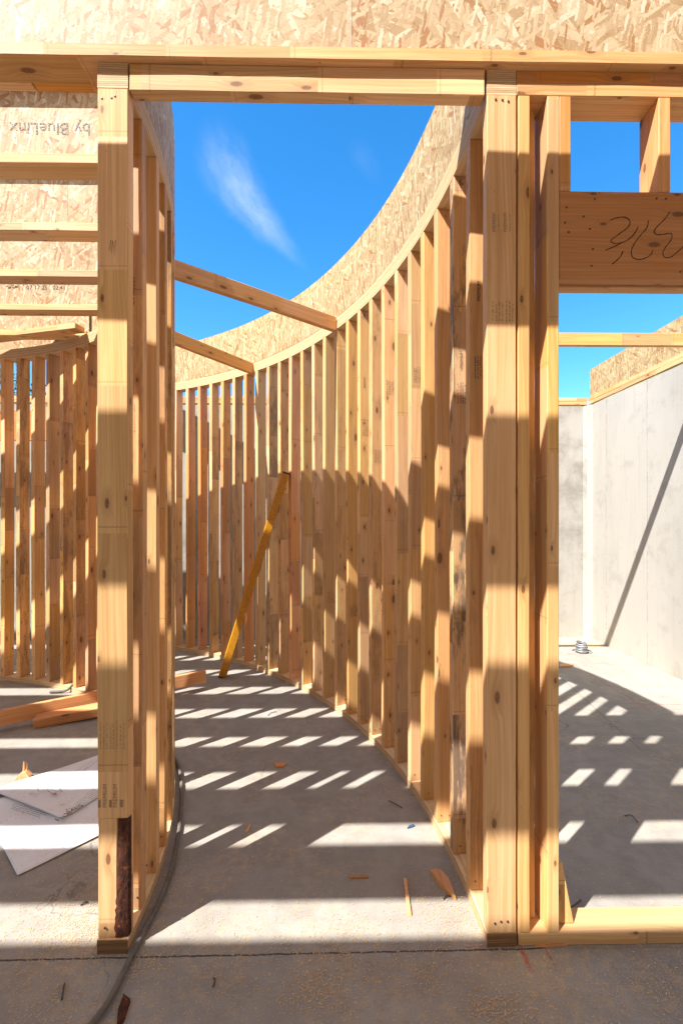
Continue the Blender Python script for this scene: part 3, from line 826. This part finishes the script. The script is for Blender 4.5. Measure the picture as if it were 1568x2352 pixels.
rw = empty('framed_wall', (.545, YF, 0)); tag(rw, 'straight framed wall at the right with a dark marked header over its opening', 'stud wall')
def rb_(name, x0, x1, z0, z1, axis, col, y0=0.0, y1=.089, mat=None, **kw):
    return board(name, (x0 - .545, x1 - .545, y0, y1, z0, z1), axis, mat or WOOD, rw, col, **kw)
bp_ = rb_('bottom_plate', .5475, XR, 0.0, .0385, 0, (.90, .88, .74, 1), bow=.0)
rb_('top_plate', .543, XR, Z_ST, Z_ST + .0365, 0, (1.03, .90, .78, 1), bow=.0)
rb_('top_plate', .543, XR, Z_ST + .0370, Z_TP, 0, (.92, .66, .46, 1), y0=.001, bow=.0)
rb_('stud', .5475, .5825, .039, Z_ST, 2, (1.04, .98, .80, 1), bow=.001)
rb_('stud', .586, .619, .039, Z_ST, 2, (.90, .80, .62, .7), y0=.050, y1=.088, bow=.0)
rb_('stud', .6345, .6705, .039, Z_ST, 2, (1.04, .98, .78, 1), bow=.001)
rb_('cripple', .6712, .7055, 2.2535, Z_ST, 2, (1.0, .80, .66, 1), bow=.0)
for x in (.970, 1.376, 1.782): rb_('cripple', x, x + .036, 2.2535, Z_ST, 2, (1.03, .84, .70, 1), bow=.0)
hdr = rb_('header', .6712, 1.90, 1.992, 2.2525, 0, (1.0, .95, .9, 1), y0=.0, y1=.038, mat=HEADWOOD, bow=.0)
rb_('header', .6712, 1.90, 1.990, 2.2525, 0, (1.35, 1.5, 1.6, 1), y0=.051, y1=.089, mat=HEADWOOD, bow=.0)
rb_('stud', 1.9005, 1.936, .039, Z_ST, 2, (1.0, .92, .78, 1), bow=.001)
rb_('stud', 2.33, 2.366, .039, Z_ST, 2, (1.0, .92, .78, 1), bow=.001)
# handwriting on header: 3,65
def hp(px, py):
    X = (px - 784) * 1.374 / 1056; return (X + YAW * 1.374 - .545, EYE + (1195 - py) * 1.374 / 1056)
def zz(p): return hp(1097.6 + p[0] * .3, 156.8 + p[1] * .3)
three = [(1005, 1165), (1060, 1145), (1120, 1140), (1158, 1165), (1150, 1210), (1090, 1260), (1035, 1300), (1012, 1325), (1040, 1342), (1100, 1335), (1150, 1310), (1195, 1265), (1225, 1210)]
th2 = [(970, 1395), (1040, 1365), (1100, 1335)]
comma = [(1108, 1400), (1080, 1450), (1022, 1502)]
six = [(1305, 1160), (1290, 1220), (1240, 1280), (1190, 1350), (1170, 1410), (1185, 1450), (1230, 1462), (1285, 1450), (1325, 1420), (1336, 1390)]
five = [(1470, 1095), (1430, 1150), (1385, 1195), (1350, 1240), (1365, 1270), (1420, 1268), (1480, 1262), (1478, 1310), (1440, 1360), (1415, 1410), (1430, 1445), (1480, 1440), (1530, 1400), (1568, 1365), (1600, 1330)]
sts = []
for s in (three, th2, comma, six, five):
    pp = catmull([Vector((*zz(p), 0)) for p in s], 6); sts.append([(v.x, v.y) for v in pp])
hw = link('handwriting', ribbon_mesh(sts, .0032), PENCIL, hdr); hw.location = (0, -.0009, 0)
nails(hdr, [zz(p) for p in ((890, 1003), (672, 1070), (803, 1137), (660, 1187), (852, 1232), (688, 1258), (875, 1385), (865, 1515), (1367, 992), (1440, 995), (1550, 1555))], -.001, .0028)

# plywood end blocks already part of curved plates; leaning wedge offcut
w = link('wood_wedge', prism_mesh([(0, 0), (.047, .002), (.038, .05), (.012, .185), (.004, .185), (-.004, .1)], .03), WOOD, None, (1.12, 1.1, .95, 1))
w.location = (.682, 1.392, .0392); w.rotation_euler = (0, 0, R(-4)); tag(w, 'tall triangular offcut standing on the bottom plate beside the right framed wall stud', 'offcut')

# braces
def brace(a, b_, top, color, label, ext=0.0, h=.089, th=.038, group=None):
    a = Vector(cb(*a)); b_ = Vector(cb(*b_)); d = (b_ - a); L = d.length + ext; ang = math.atan2(d.y, d.x)
    o = board('brace_board', (0, L, -th / 2, th / 2, -h, 0), 0, WOOD, None, color, bow=.003)
    o.location = (a.x, a.y, top); o.rotation_euler = (0, 0, ang)
    tag(o, label, 'brace', group); return o
BG = 'boards bracing the curved walls'
brace((-.872, 2.368), (-.046, 3.045), Z_TP, (1.0, .85, .66, 1), 'upper nearer brace board crossing the open sky between the curved walls', group=BG)
brace((-1.36, 3.005), (-.767, 3.93), Z_TP, (1.0, .86, .62, 1), 'lower farther brace board joining the far part of the curved wall', group=BG)
brace((-.07, 3.285), (2.705, 3.315), Z_TP, (1.0, .90, .72, 1), 'long level brace board from the curved wall to the right concrete wall', group=BG)

# slanted block lying in the top of the round wall, left
o = board('loose_board', (0, .95, 0, .089, 0, .038), 0, WOOD, None, (1.05, .98, .92, 1), bow=.0)
a = cb(-2.78, 3.43); o.location = (a[0], a[1], Z_TP + .001); o.rotation_euler = (0, 0, R(-14.5))
tag(o, 'short pale board lying on the curved top plate of the left room', 'board')

# far left opening framing behind the round room
fr = empty('opening_frame', (*cb(-3.05, 4.55), 0)); tag(fr, 'reddish header on two posts glimpsed through the studs behind the round room', 'frame')
board('header', (-1.0, .9, 0, .04, 2.06, 2.36), 0, HEADWOOD, fr, (1.1, 1.0, .9, 1))
board('post', (-1.04, -1.002, 0, .089, 0, 2.36), 2, WOOD, fr, tint(T_TAN)); board('post', (.902, .94, 0, .089, 0, 2.36), 2, WOOD, fr, tint(T_TAN))

# ------------------------------------------------------------------ loose boards on floor
def lumber(name, p0, p1, h0, h1, hh, tt, roll, color, label):
    a = Vector((*cb(*p0), h0)); b_ = Vector((*cb(*p1), h1)); d = b_ - a
    o = board(name, (0, d.length, -tt / 2, tt / 2, 0, hh), 0, WOOD, None, color, bow=.003)
    o.matrix_world = Matrix.Translation(a) @ d.to_track_quat('X', 'Z').to_matrix().to_4x4() @ Matrix.Rotation(R(roll), 4, 'X')
    tag(o, label, 'board'); return o
lumber('loose_board', (-2.60, 2.39), (-1.02, 3.455), .022, .052, .089, .038, -4, (1.05, .82, .74, .96), 'long reddish board lying across the floor and poking through the inner curved wall')
lumber('loose_board', (-1.885, 2.83), (-1.15, 3.13), .004, .046, .058, .080, 8, (1.02, .78, .70, .97), 'shorter reddish board under the long one on the left floor')

# ------------------------------------------------------------------ yellow pole
YEL = plain('yellow_varnish', (.58, .26, .014), .35, 0, .5)
yp = empty('yellow_pole', (*cb(-.965, 3.72), 0)); tag(yp, 'yellow square wooden pole leaning against the outer curved stud wall', 'pole')
a = Vector((*cb(-.965, 3.72), .005)); b_ = Vector((*cb(-.425, 3.535), 1.645)); d = b_ - a
q = d.to_track_quat('Z', 'Y')
def pp(name, box, mat, col=(1, 1, 1, 1), bev=.006):
    o = board(name, box, 2, mat, yp, col, bev=bev, warp=.0, bow=.0)
    o.rotation_euler = (q.to_matrix() @ Matrix.Rotation(R(28), 3, 'Z')).to_euler(); return o
pp('shaft', (-.031, .031, -.031, .031, .012, d.length - .012), YEL)
pp('end_cap', (-.031, .031, -.031, .031, 0, .0118), NAIL, bev=.004)
pp('end_cap', (-.031, .031, -.031, .031, d.length - .0118, d.length), NAIL, bev=.004)
GAL = plain('galvanised_steel', (.33, .34, .35), .55, .7)
for z in (.36, .92, 1.42): pp('clip', (-.034, .012, -.034, -.0315, z, z + .05), GAL, bev=.0008)

# ------------------------------------------------------------------ hose
HOSE = plain('hose_rubber', (.15, .13, .11), .75)
hz = [(220, 2342), (260, 2282), (297, 2207), (329, 2142), (356, 2092), (386, 2022), (404, 1952), (414, 1882), (417, 1822), (413, 1772), (398, 1738), (377, 1712)]
pts = [(*floor_pt(x, y, .012), .0125) for x, y in hz]
x0, y0 = pts[0][0], pts[0][1]; pts = [(x0 - .20, y0 - .42, .0125), (x0 - .045, y0 - .09, .0125)] + pts + [(-1.02, 2.72, .0125), (-1.10, 2.9, .0125)]
o = link('air_hose', tube_mesh(catmull(pts, 10), .0080, 12), HOSE); tag(o, 'grey brown hose snaking along the foot of the inner curved wall', 'hose')
pts = [cb(-2.13, 3.36) + (.012,), cb(-2.02, 3.37) + (.02,), cb(-1.98, 3.40) + (.06,), cb(-1.9, 3.44) + (.14,), cb(-1.86, 3.52) + (.24,), cb(-1.84, 3.6) + (.30,), cb(-1.78, 3.68) + (.28,), cb(-1.7, 3.75) + (.2,)]
o = link('cable', tube_mesh(catmull(pts, 8), .009, 10), HOSE); tag(o, 'thin grey cable rising between studs of the round room', 'cable')

# ------------------------------------------------------------------ plan sheets
def paper_mat():
    m, t, b = new_mat('plan_paper', .8, .2)
    tc = t.n('ShaderNodeTexCoord'); P = tc.outputs['Object']
    c = t.mix(t.ramp(t.noise(P, 5, 3, .6), .3, .7), c4(.80, .80, .82), c4(.74, .74, .77))
    d = t.math('MULTIPLY', t.ramp(t.noise(P, 7, 4, .7), .45, .62), t.ramp(t.noise(P, 150, 3, .7), .55, .65))
    c = t.mix(t.math('MULTIPLY', d, .7), c, c4(.6, .42, .26))
    t.L(c, b.inputs['Base Color']); return m
PAPER = paper_mat()
def paper_sheet(name, quad, hfun, label, nx=26, ny=26):
    "quad: 4 floor points in building coordinates, order around"
    q = [Vector(p) for p in quad]; org = q[0]
    bm = bmesh.new(); g = []
    for j in range(ny + 1):
        row = []
        for i in range(nx + 1):
            u, v = i / nx, j / ny
            p = (q[0] * (1 - u) + q[1] * u) * (1 - v) + (q[3] * (1 - u) + q[2] * u) * v - org
            row.append(bm.verts.new((p.x, p.y, hfun(u, v))))
        g.append(row)
    for j in range(ny):
        for i in range(nx):
            f = bm.faces.new((g[j][i], g[j][i + 1], g[j + 1][i + 1], g[j + 1][i])); f.smooth = True
    bmesh.ops.recalc_face_normals(bm, faces=bm.faces)
    if sum(f.normal.z for f in bm.faces) < 0: bmesh.ops.reverse_faces(bm, faces=bm.faces)
    bmesh.ops.solidify(bm, geom=bm.faces[:], thickness=.0006)
    me = bpy.data.meshes.new(name); bm.to_mesh(me); bm.free()
    o = link(name, me, PAPER); o.location = (org.x, org.y, 0); tag(o, label, 'paper')
    return o, q
P0 = Vector(floor_pt(40, 2015)); e1 = (Vector(floor_pt(226, 1925)) - P0).normalized(); e2 = Vector((-e1.y, e1.x))
hl = lambda u, v: .0015 + .010 * max(0, u - .25) ** 1 * (1 - v) + .003 * sin(9 * u + 2) * sin(7 * v) ** 2 * .6 + .004
ps, q = paper_sheet('plan_sheet', [P0, P0 + e1 * .38, P0 + e1 * .38 + e2 * .60, P0 + e2 * .60], hl, 'lower blank plan sheet on the left floor dusted with sawdust')
A = Vector(floor_pt(-22, 1822)); Bc = Vector(floor_pt(139, 1893)); Cc = Vector(floor_pt(252, 1823)); Dd = Vector(floor_pt(252, 1732))
h2 = lambda u, v: .010 + .012 * (1 - v) * u * 0 + .026 * math.exp(-((v) / .12) ** 2) * (0.25 + .75 * sin(pi * min(1, u * 1.1))) * .6 + .003 * sin(6 * u)
ps2, q2 = paper_sheet('plan_sheet', [A, Bc, Cc, Dd], lambda u, v: .0125 + .014 * abs(u - .0) * math.exp(-(v / .2) ** 2) + .002 * sin(8 * v + 3 * u), 'upper printed plan sheet with drawings and a star logo, curled over the blank one')
# printing on upper sheet: placed as flat strokes just above the paper (mapped from the photo, lying on the sheet)
def on_sheet(px, py): 
    p = floor_pt(px, py, .02); return (p[0], p[1])
def sz(p): return on_sheet(p[0] * .1521, 1724.8 + p[1] * .1521)
def flat_strokes(strokes, w, z, mat, parent, name):
    bm = bmesh.new()
    for st in strokes:
        prev = None
        pts = [Vector((p[0], p[1], 0)) for p in st]
        for i, p in enumerate(pts):
            d = pts[min(i + 1, len(pts) - 1)] - pts[max(i - 1, 0)]
            if d.length < 1e-6: continue
            d.normalize(); s = Vector((-d.y, d.x, 0)) * w * .5
            a = bm.verts.new(p + s + Vector((0, 0, z))); b = bm.verts.new(p - s + Vector((0, 0, z)))
            if prev: bm.faces.new((prev[0], prev[1], b, a))
            prev = (a, b)
    me = bpy.data.meshes.new(name); bm.to_mesh(me); bm.free()
    o = link(name, me, mat, parent); o.matrix_parent_inverse = Matrix.Translation(-parent.location); return o
def textlines(p0, p1, dn, nl, rag=.25):
    out = []
    for k in range(nl):
        a = Vector((p0[0] + dn[0] * k, p0[1] + dn[1] * k)); b = Vector((p1[0] + dn[0] * k, p1[1] + dn[1] * k))
        f = 1 - random.uniform(0, rag); u = 0
        while u < f:
            l = random.uniform(.02, .06); out.append([sz(a.lerp(b, u)), sz(a.lerp(b, min(f, u + l)))]); u += l + .018
    return out
st = textlines((210, 800), (760, 970), (-14, 26), 4) + textlines((1120, 820), (1310, 700), (18, 26), 4) + textlines((1290, 660), (1475, 540), (16, 24), 6)
flat_strokes(st, .0022, .0215, INK, ps2, 'printing')
GREYINK = plain('drawing_ink', (.16, .16, .20), .8)
pl = [[(430, 640), (540, 690), (690, 600), (860, 670), (1040, 530)], [(470, 625), (550, 660), (660, 590)], [(690, 600), (640, 570), (830, 500), (1000, 545)], [(860, 670), (830, 640), (980, 560)],
      [(560, 560), (590, 620)], [(740, 560), (850, 610), (940, 560)], [(1170, 380), (1475, 140)], [(1090, 350), (1400, 150)], [(1230, 430), (1290, 465)], [(1320, 470), (1420, 495), (1440, 465), (1350, 445), (1320, 470)], [(800, 520), (1100, 410)],
      [(700, 560), (760, 630)], [(880, 540), (930, 620)], [(1190, 330), (1330, 240)]]
flat_strokes([[sz(p) for p in s] for s in pl], .0016, .0195, GREYINK, ps2, 'drawing')
star = [(1000, 890), (1045, 885), (1100, 860), (1075, 900), (1120, 925), (1050, 920), (1010, 950), (1015, 915), (1000, 890)]
flat_strokes([[sz(p) for p in star]], .0022, .0215, INK, ps2, 'star_logo')
tm = text_mesh('HOMES', .036); to = link('printing', tm, INK, ps2); to.matrix_parent_inverse = Matrix.Translation(-ps2.location)
c0 = Vector(sz((960, 1000))); c1 = Vector(sz((1140, 890))); mid = (c0 + c1) / 2; dd = c1 - c0
to.location = (mid.x, mid.y, .0225); to.rotation_euler = (0, 0, math.atan2(dd.y, dd.x))
REDM = plain('red_pencil', (.45, .12, .12), .8)
flat_strokes([[sz((900, 830)), sz((950, 808)), sz((975, 822)), sz((930, 830))]] + [[sz((780 + 12 * k, 640 + random.uniform(-12, 12))), sz((795 + 12 * k, 665 + random.uniform(-12, 12)))] for k in range(6)], .0025, .0205, REDM, ps2, 'red_mark')

# ------------------------------------------------------------------ small debris
def chip(name, pix, h, color, label, cat='wood scrap', mat=None, zoff=.0, th=None):
    "flat scrap, outline given by floor pixels"
    P = [Vector(floor_pt(*p)) for p in pix]; c = sum(P, Vector((0, 0))) / len(P)
    bm = bmesh.new()
    a = [bm.verts.new((p.x - c.x, p.y - c.y, .001)) for p in P]; b = [bm.verts.new(((p.x - c.x) * .94, (p.y - c.y) * .94, h + random.uniform(-h, h) * .2)) for p in P]
    bm.faces.new(list(reversed(a))); bmesh.ops.triangulate(bm, faces=[bm.faces.new(b)])
    for i in range(len(P)):
        k = (i + 1) % len(P); bm.faces.new((a[i], a[k], b[k], b[i]))
    bmesh.ops.recalc_face_normals(bm, faces=bm.faces); uv_board(bm, 1)
    me = bpy.data.meshes.new(name); bm.to_mesh(me); bm.free()
    o = link(name, me, mat or WOOD, None, color); o.location = (c.x, c.y, zoff); tag(o, label, cat); return o
def z7(p): return (878.1 + p[0] * .16, 1818.9 + p[1] * .16)
chip('wood_scrap', [z7(p) for p in ((680, 1180), (760, 1150), (830, 1160), (960, 1300), (1060, 1575), (1000, 1530), (830, 1380))], .016, (.95, .76, .62, 1), 'pointed broad brown wood scrap near the foot of the right wall')
chip('wood_scrap', [z7(p) for p in ((300, 1270), (345, 1270), (370, 1480), (415, 1800), (350, 1790), (320, 1450))], .010, (1.0, .84, .7, 1), 'long narrow wood scrap half in shade on the passage floor')
chip('wood_scrap', [(800, 2015), (845, 2014), (846, 2019), (802, 2020)], .006, (.7, .55, .45, 1), 'thin brown splinter lying crosswise in the shaded floor')
chip('wood_scrap', [(1226, 2172), (1308, 2169), (1300, 2175), (1230, 2178)], .006, (.95, .72, .55, 1), 'flat sliver on the floor in front of the right bottom plate')
chip('wood_scrap', [(628, 1758), (640, 1754), (660, 1756), (650, 1764), (634, 1765)], .008, (.9, .6, .45, 1), 'small pale chip on the stripe in the middle of the passage')
chip('bark_scrap', [(284, 2290), (300, 2302), (284, 2352), (268, 2362), (270, 2330)], .010, (1, 1, 1, 1), 'dark bark sliver at the bottom edge beside the hose', 'bark', BARK)
chip('wood_scrap', [(1284, 1528), (1312, 1527), (1317, 1530), (1312, 1533), (1284, 1534)], .014, (1.0, .85, .7, 1), 'short stick on the floor of the right room')
BLUE = plain('blue_plastic', (.03, .10, .20), .4)
chip('plastic_scrap', [z7(p) for p in ((355, 540), (380, 500), (440, 480), (470, 500), (430, 520))], .006, (1, 1, 1, 1), 'tiny dark blue plastic bit on the sunlit stripe', 'plastic bit', BLUE)
chip('wood_scrap', [(562, 1916), (572, 1898), (577, 1894), (570, 1912)], .005, (1.05, .9, .7, 1), 'small pale sliver on the nearest diagonal light stripe')
# chip standing upright by the plans
a = floor_pt(52, 1794)
o = empty('splintered_offcut', (a[0], a[1], 0)); tag(o, 'small splintered offcut with two upright slivers beside the plans', 'offcut')
link('block', prism_mesh([(-.045, 0), (.025, 0), (.03, .018), (.012, .042), (-.008, .040)], .03), WOOD, o, (1.1, 1.05, .9, 1))
s1 = link('sliver', prism_mesh([(-.006, .035), (.004, .035), (.002, .085), (-.003, .088)], .008), WOOD, o, (1.05, .98, .8, 1)); s1.location = (-.002, .01, 0)
s2 = link('sliver', prism_mesh([(.006, .035), (.012, .035), (.010, .080)], .006), WOOD, o, (1.05, .98, .8, 1)); s2.location = (0, .014, 0)
# nails on floor
def nail(pix, label, r=.0018, lift=.003):
    pts = [(*floor_pt(*p), lift + (.004 if i == 1 else 0)) for i, p in enumerate(pix)]
    c = Vector(pts[0]); pts2 = [tuple(Vector(p) - c) for p in pts]
    me = tube_mesh(catmull(pts2, 4), r, 6); o = link('dropped_nail', me, NAIL); o.location = c; tag(o, label, 'nail')
nail([z7((92, 140)), z7((180, 195)), z7((285, 245))], 'straight dark nail on the shaded floor near the right wall')
nail([(1308, 2088), (1322, 2082), (1333, 2069)], 'bent nail lying behind the right bottom plate', .0022)
nail([(1434, 1876), (1450, 1877), (1465, 1892)], 'curved dark nail on the floor of the right room')
nail([z7((870, 1560)), z7((920, 1530)), z7((985, 1515))], 'dark nail beside the pointed broad scrap', .0022)
nail([(185, 2082), (195, 2078), (202, 2076)], 'short dark nail on the sunlit floor left of the left post', .0025)
nail([(142, 2300), (146, 2275), (148, 2262)], 'dark nail on the near left floor', .0022)
nail([(489, 2270), (494, 2258), (490, 2250)], 'small bent nail in the sawdust at the near centre', .0022)
nail([(615, 1645), (622, 1640), (634, 1636)], 'thin dark wire bit in the passage shade', .002)

# strap coil by the far right corner
cl = empty('strap_coil', (*floor_pt(1335, 1499), 0)); tag(cl, 'small coil of galvanised strap standing on the floor by the far right corner', 'coil')
pts = []
for i in range(170):
    t = i / 169; ang = t * 2 * pi * 5.4; rr = .046 + .006 * sin(ang * .37); pts.append((rr * cos(ang), rr * sin(ang), .012 + t * .085 + .006 * sin(ang)))
link('winding', tube_mesh(pts, .0075, 6), GAL, cl)
o = link('loose_end', tube_mesh(catmull([(.045, -.01, .012), (.08, -.03, .008), (.10, .02, .008), (.09, .06, .008), (.0, .085, .008), (-.06, .06, .008)], 8), .007, 6), GAL, cl)

# sawdust: too many chips to count
rsd = random.Random(11); verts = []; faces = []
centres = []
for _ in range(70):
    px = rsd.uniform(60, 1560); py = 1600 + (rsd.random() ** .6) * 740
    centres.append((*floor_pt(px, py), rsd.uniform(.03, .14), rsd.uniform(.1, 1) ** 2 * 1.3))
def add_chip(x, y, z0=0.001):
    s = rsd.uniform(.0004, .0010); l = s * rsd.uniform(1.2, 4.0); a = rsd.uniform(0, pi)
    if rsd.random() < .006: l = rsd.uniform(.005, .014); s = .0007
    dx, dy = cos(a) * l, sin(a) * l; nx, ny = -sin(a) * s, cos(a) * s
    z = z0 + rsd.uniform(0, .002); tz = rsd.uniform(-.4, .4) * l * .4
    k = len(verts)
    verts.extend([(x - dx - nx, y - dy - ny, z), (x + dx - nx, y + dy - ny, z + abs(tz)), (x + dx + nx, y + dy + ny, z + abs(tz) + .0004), (x - dx + nx, y - dy + ny, z + .0004)])
    faces.append((k, k + 1, k + 2, k + 3))
for cx, cy, rr, den in centres:
    for _ in range(int(420 * den)):
        add_chip(cx + rsd.gauss(0, rr), cy + rsd.gauss(0, rr * .7))
for _ in range(2200):
    px = rsd.uniform(-40, 1600); py = 1560 + (rsd.random() ** .45) * 800
    x, y = floor_pt(px, py); add_chip(x, y)
for _ in range(3000):
    x = XR - .12 + rsd.gauss(0, .06); 
    if x < XR - .004: add_chip(x, rsd.uniform(1.6, 4.6))
for _ in range(900):
    u, v = rsd.random(), rsd.random() * .75; p = P0 + e1 * .8 * u + e2 * .6 * v; add_chip(p.x, p.y, .012)
me = bpy.data.meshes.new('sawdust'); me.from_pydata(verts, [], faces); me.update()
DUST = plain('sawdust_chips', (.62, .43, .24), .9)
tag(link('sawdust', me, DUST), 'tan sawdust and shavings scattered over the concrete floor', 'sawdust', None, 'stuff')

# ------------------------------------------------------------------ tree beyond the far left wall
LEAF = plain('leaf_green', (.045, .085, .02), .6); TRUNK = plain('tree_bark', (.10, .07, .05), .9)
tr = empty('leafy_tree', (-6.75, 9.4, 2.18)); tag(tr, 'dark green tree beyond the far wall, glimpsed at the left edge between studs', 'tree')
bm = bmesh.new(); rtree = random.Random(21)
cl_ = [(rtree.gauss(0, .5), rtree.gauss(0, .5), 1.5 + rtree.gauss(0, .45), rtree.uniform(.22, .42)) for _ in range(26)]
for cx, cy, cz, cr in cl_:
    for _ in range(170):
        d = Vector((rtree.gauss(0, 1), rtree.gauss(0, 1), rtree.gauss(0, 1))).normalized() * cr * rtree.uniform(.5, 1.1)
        p = Vector((cx, cy, cz)) + d; u = Vector((rtree.gauss(0, 1), rtree.gauss(0, 1), rtree.gauss(0, 1))).normalized() * .035
        v = u.cross(Vector((rtree.gauss(0, 1), rtree.gauss(0, 1), .3))).normalized() * .018
        bm.faces.new([bm.verts.new(p - u), bm.verts.new(p + v), bm.verts.new(p + u), bm.verts.new(p - v)])
me = bpy.data.meshes.new('crown'); bm.to_mesh(me); bm.free(); link('crown', me, LEAF, tr)
link('trunk', tube_mesh([(0, 0, 0), (.02, 0, .5), (0, .03, 1.0), (.05, 0, 1.7)], .07, 10), TRUNK, tr)
for k in range(4):
    c = cl_[k]; link('limb', tube_mesh([(0, .02, .8 + .15 * k), (c[0] * .5, c[1] * .5, c[2] * .6 + .4), (c[0], c[1], c[2])], .022, 7), TRUNK, tr)

# ------------------------------------------------------------------ camera
cam = bpy.data.cameras.new('camera'); co = bpy.data.objects.new('camera', cam); COL.objects.link(co)
cam.sensor_fit = 'HORIZONTAL'; cam.sensor_width = 36; cam.lens = 36 * 1056 / 1568
cam.shift_y = 19 / 1568; cam.clip_start = .02; cam.clip_end = 5000
co.location = (0, 0, EYE); co.rotation_euler = (R(90), 0, -math.asin(YAW))
S.camera = co

# ------------------------------------------------------------------ light
D = Vector((1.15, 1.0, -1.925)).normalized()          # travel direction of sunlight
el = math.asin(-D.z); 
sun = bpy.data.lights.new('sun', 'SUN'); so = bpy.data.objects.new('sun', sun); COL.objects.link(so)
sun.energy = 5.0; sun.angle = R(.53); sun.color = (1.0, .965, .91)
so.rotation_euler = D.to_track_quat('-Z', 'Y').to_euler(); so.location = (-4, -4, 8)
world = bpy.data.worlds.new('World'); S.world = world; world.use_nodes = True
t = NT(world.node_tree); bg = world.node_tree.nodes['Background']
sky = t.n('ShaderNodeTexSky'); sky.sky_type = 'NISHITA'; sky.sun_disc = False
sky.sun_elevation = el
# sun position direction is -D ; nishita rotation measured from +Y clockwise
sky.sun_rotation = math.atan2(-D.x, -D.y) % (2 * pi)
sky.altitude = 600; sky.air_density = 1.0; sky.dust_density = .35; sky.ozone_density = 3.0
tc = t.n('ShaderNodeTexCoord'); x, y, z = t.sep(tc.outputs['Generated'])
yy = t.math('MAXIMUM', y, .05)
px = t.math('DIVIDE', x, yy); pz = t.math('DIVIDE', z, yy)
px = t.math('SUBTRACT', px, YAW)
def cloud(c, ang, L, Wd, amt, seed):
    ca, sa = cos(ang), sin(ang)
    dx = t.math('SUBTRACT', px, c[0]); dz = t.math('SUBTRACT', pz, c[1])
    a = t.math('ADD', t.math('MULTIPLY', dx, ca), t.math('MULTIPLY', dz, sa))
    b = t.math('SUBTRACT', t.math('MULTIPLY', dz, ca), t.math('MULTIPLY', dx, sa))
    wob = t.math('MULTIPLY', t.math('SUBTRACT', t.noise(t.comb(px, pz, seed), 6, 5, .6), .5), .06)
    b = t.math('ADD', b, wob)
    b = t.math('ADD', b, t.math('MULTIPLY', t.math('MULTIPLY', a, a), -.9))
    # wider at the upper end
    wd = t.math('ADD', Wd, t.math('MULTIPLY', a, -.17))
    r = t.math('SQRT', t.math('ADD', t.math('POWER', t.math('DIVIDE', a, L), 2.0), t.math('POWER', t.math('DIVIDE', b, wd), 2.0)))
    core = t.ramp(r, 1.0, 0.0, 0, 1)
    n = t.noise(t.comb(t.math('MULTIPLY', a, 7.0), t.math('MULTIPLY', b, 18.0), seed), 1.0, 8, .68)
    return t.math('MULTIPLY', t.math('MULTIPLY', core, t.ramp(n, .1, .9)), amt)
c1 = cloud((-.205, .69), math.atan2(-.24, .17), .22, .062, .50, 1.0)
c2 = cloud((.055, .785), math.atan2(-.2, .1), .07, .035, .05, 4.0)
cm = t.math('MAXIMUM', c1, c2); cm = t.math('MULTIPLY', cm, t.math('GREATER_THAN', y, .1))
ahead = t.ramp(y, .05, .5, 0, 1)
skc = t.hsv(sky.outputs[0], t.math('ADD', .5, t.math('MULTIPLY', ahead, -.003)), t.math('ADD', .2, t.math('MULTIPLY', ahead, 1.14)), t.math('ADD', 1.2, t.math('MULTIPLY', ahead, .30)))  # unseen sky behind the camera is desaturated to warm the fill in shade
skc = t.mix(cm, skc, c4(5.2, 5.6, 6.3))
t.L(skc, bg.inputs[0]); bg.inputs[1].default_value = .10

S.view_settings.view_transform = 'Standard'; S.view_settings.look = 'None'; S.view_settings.gamma = 1.0
S.view_settings.exposure = 1.27
S.render.engine = 'CYCLES'
S.cycles.max_bounces = 10; S.cycles.diffuse_bounces = 6
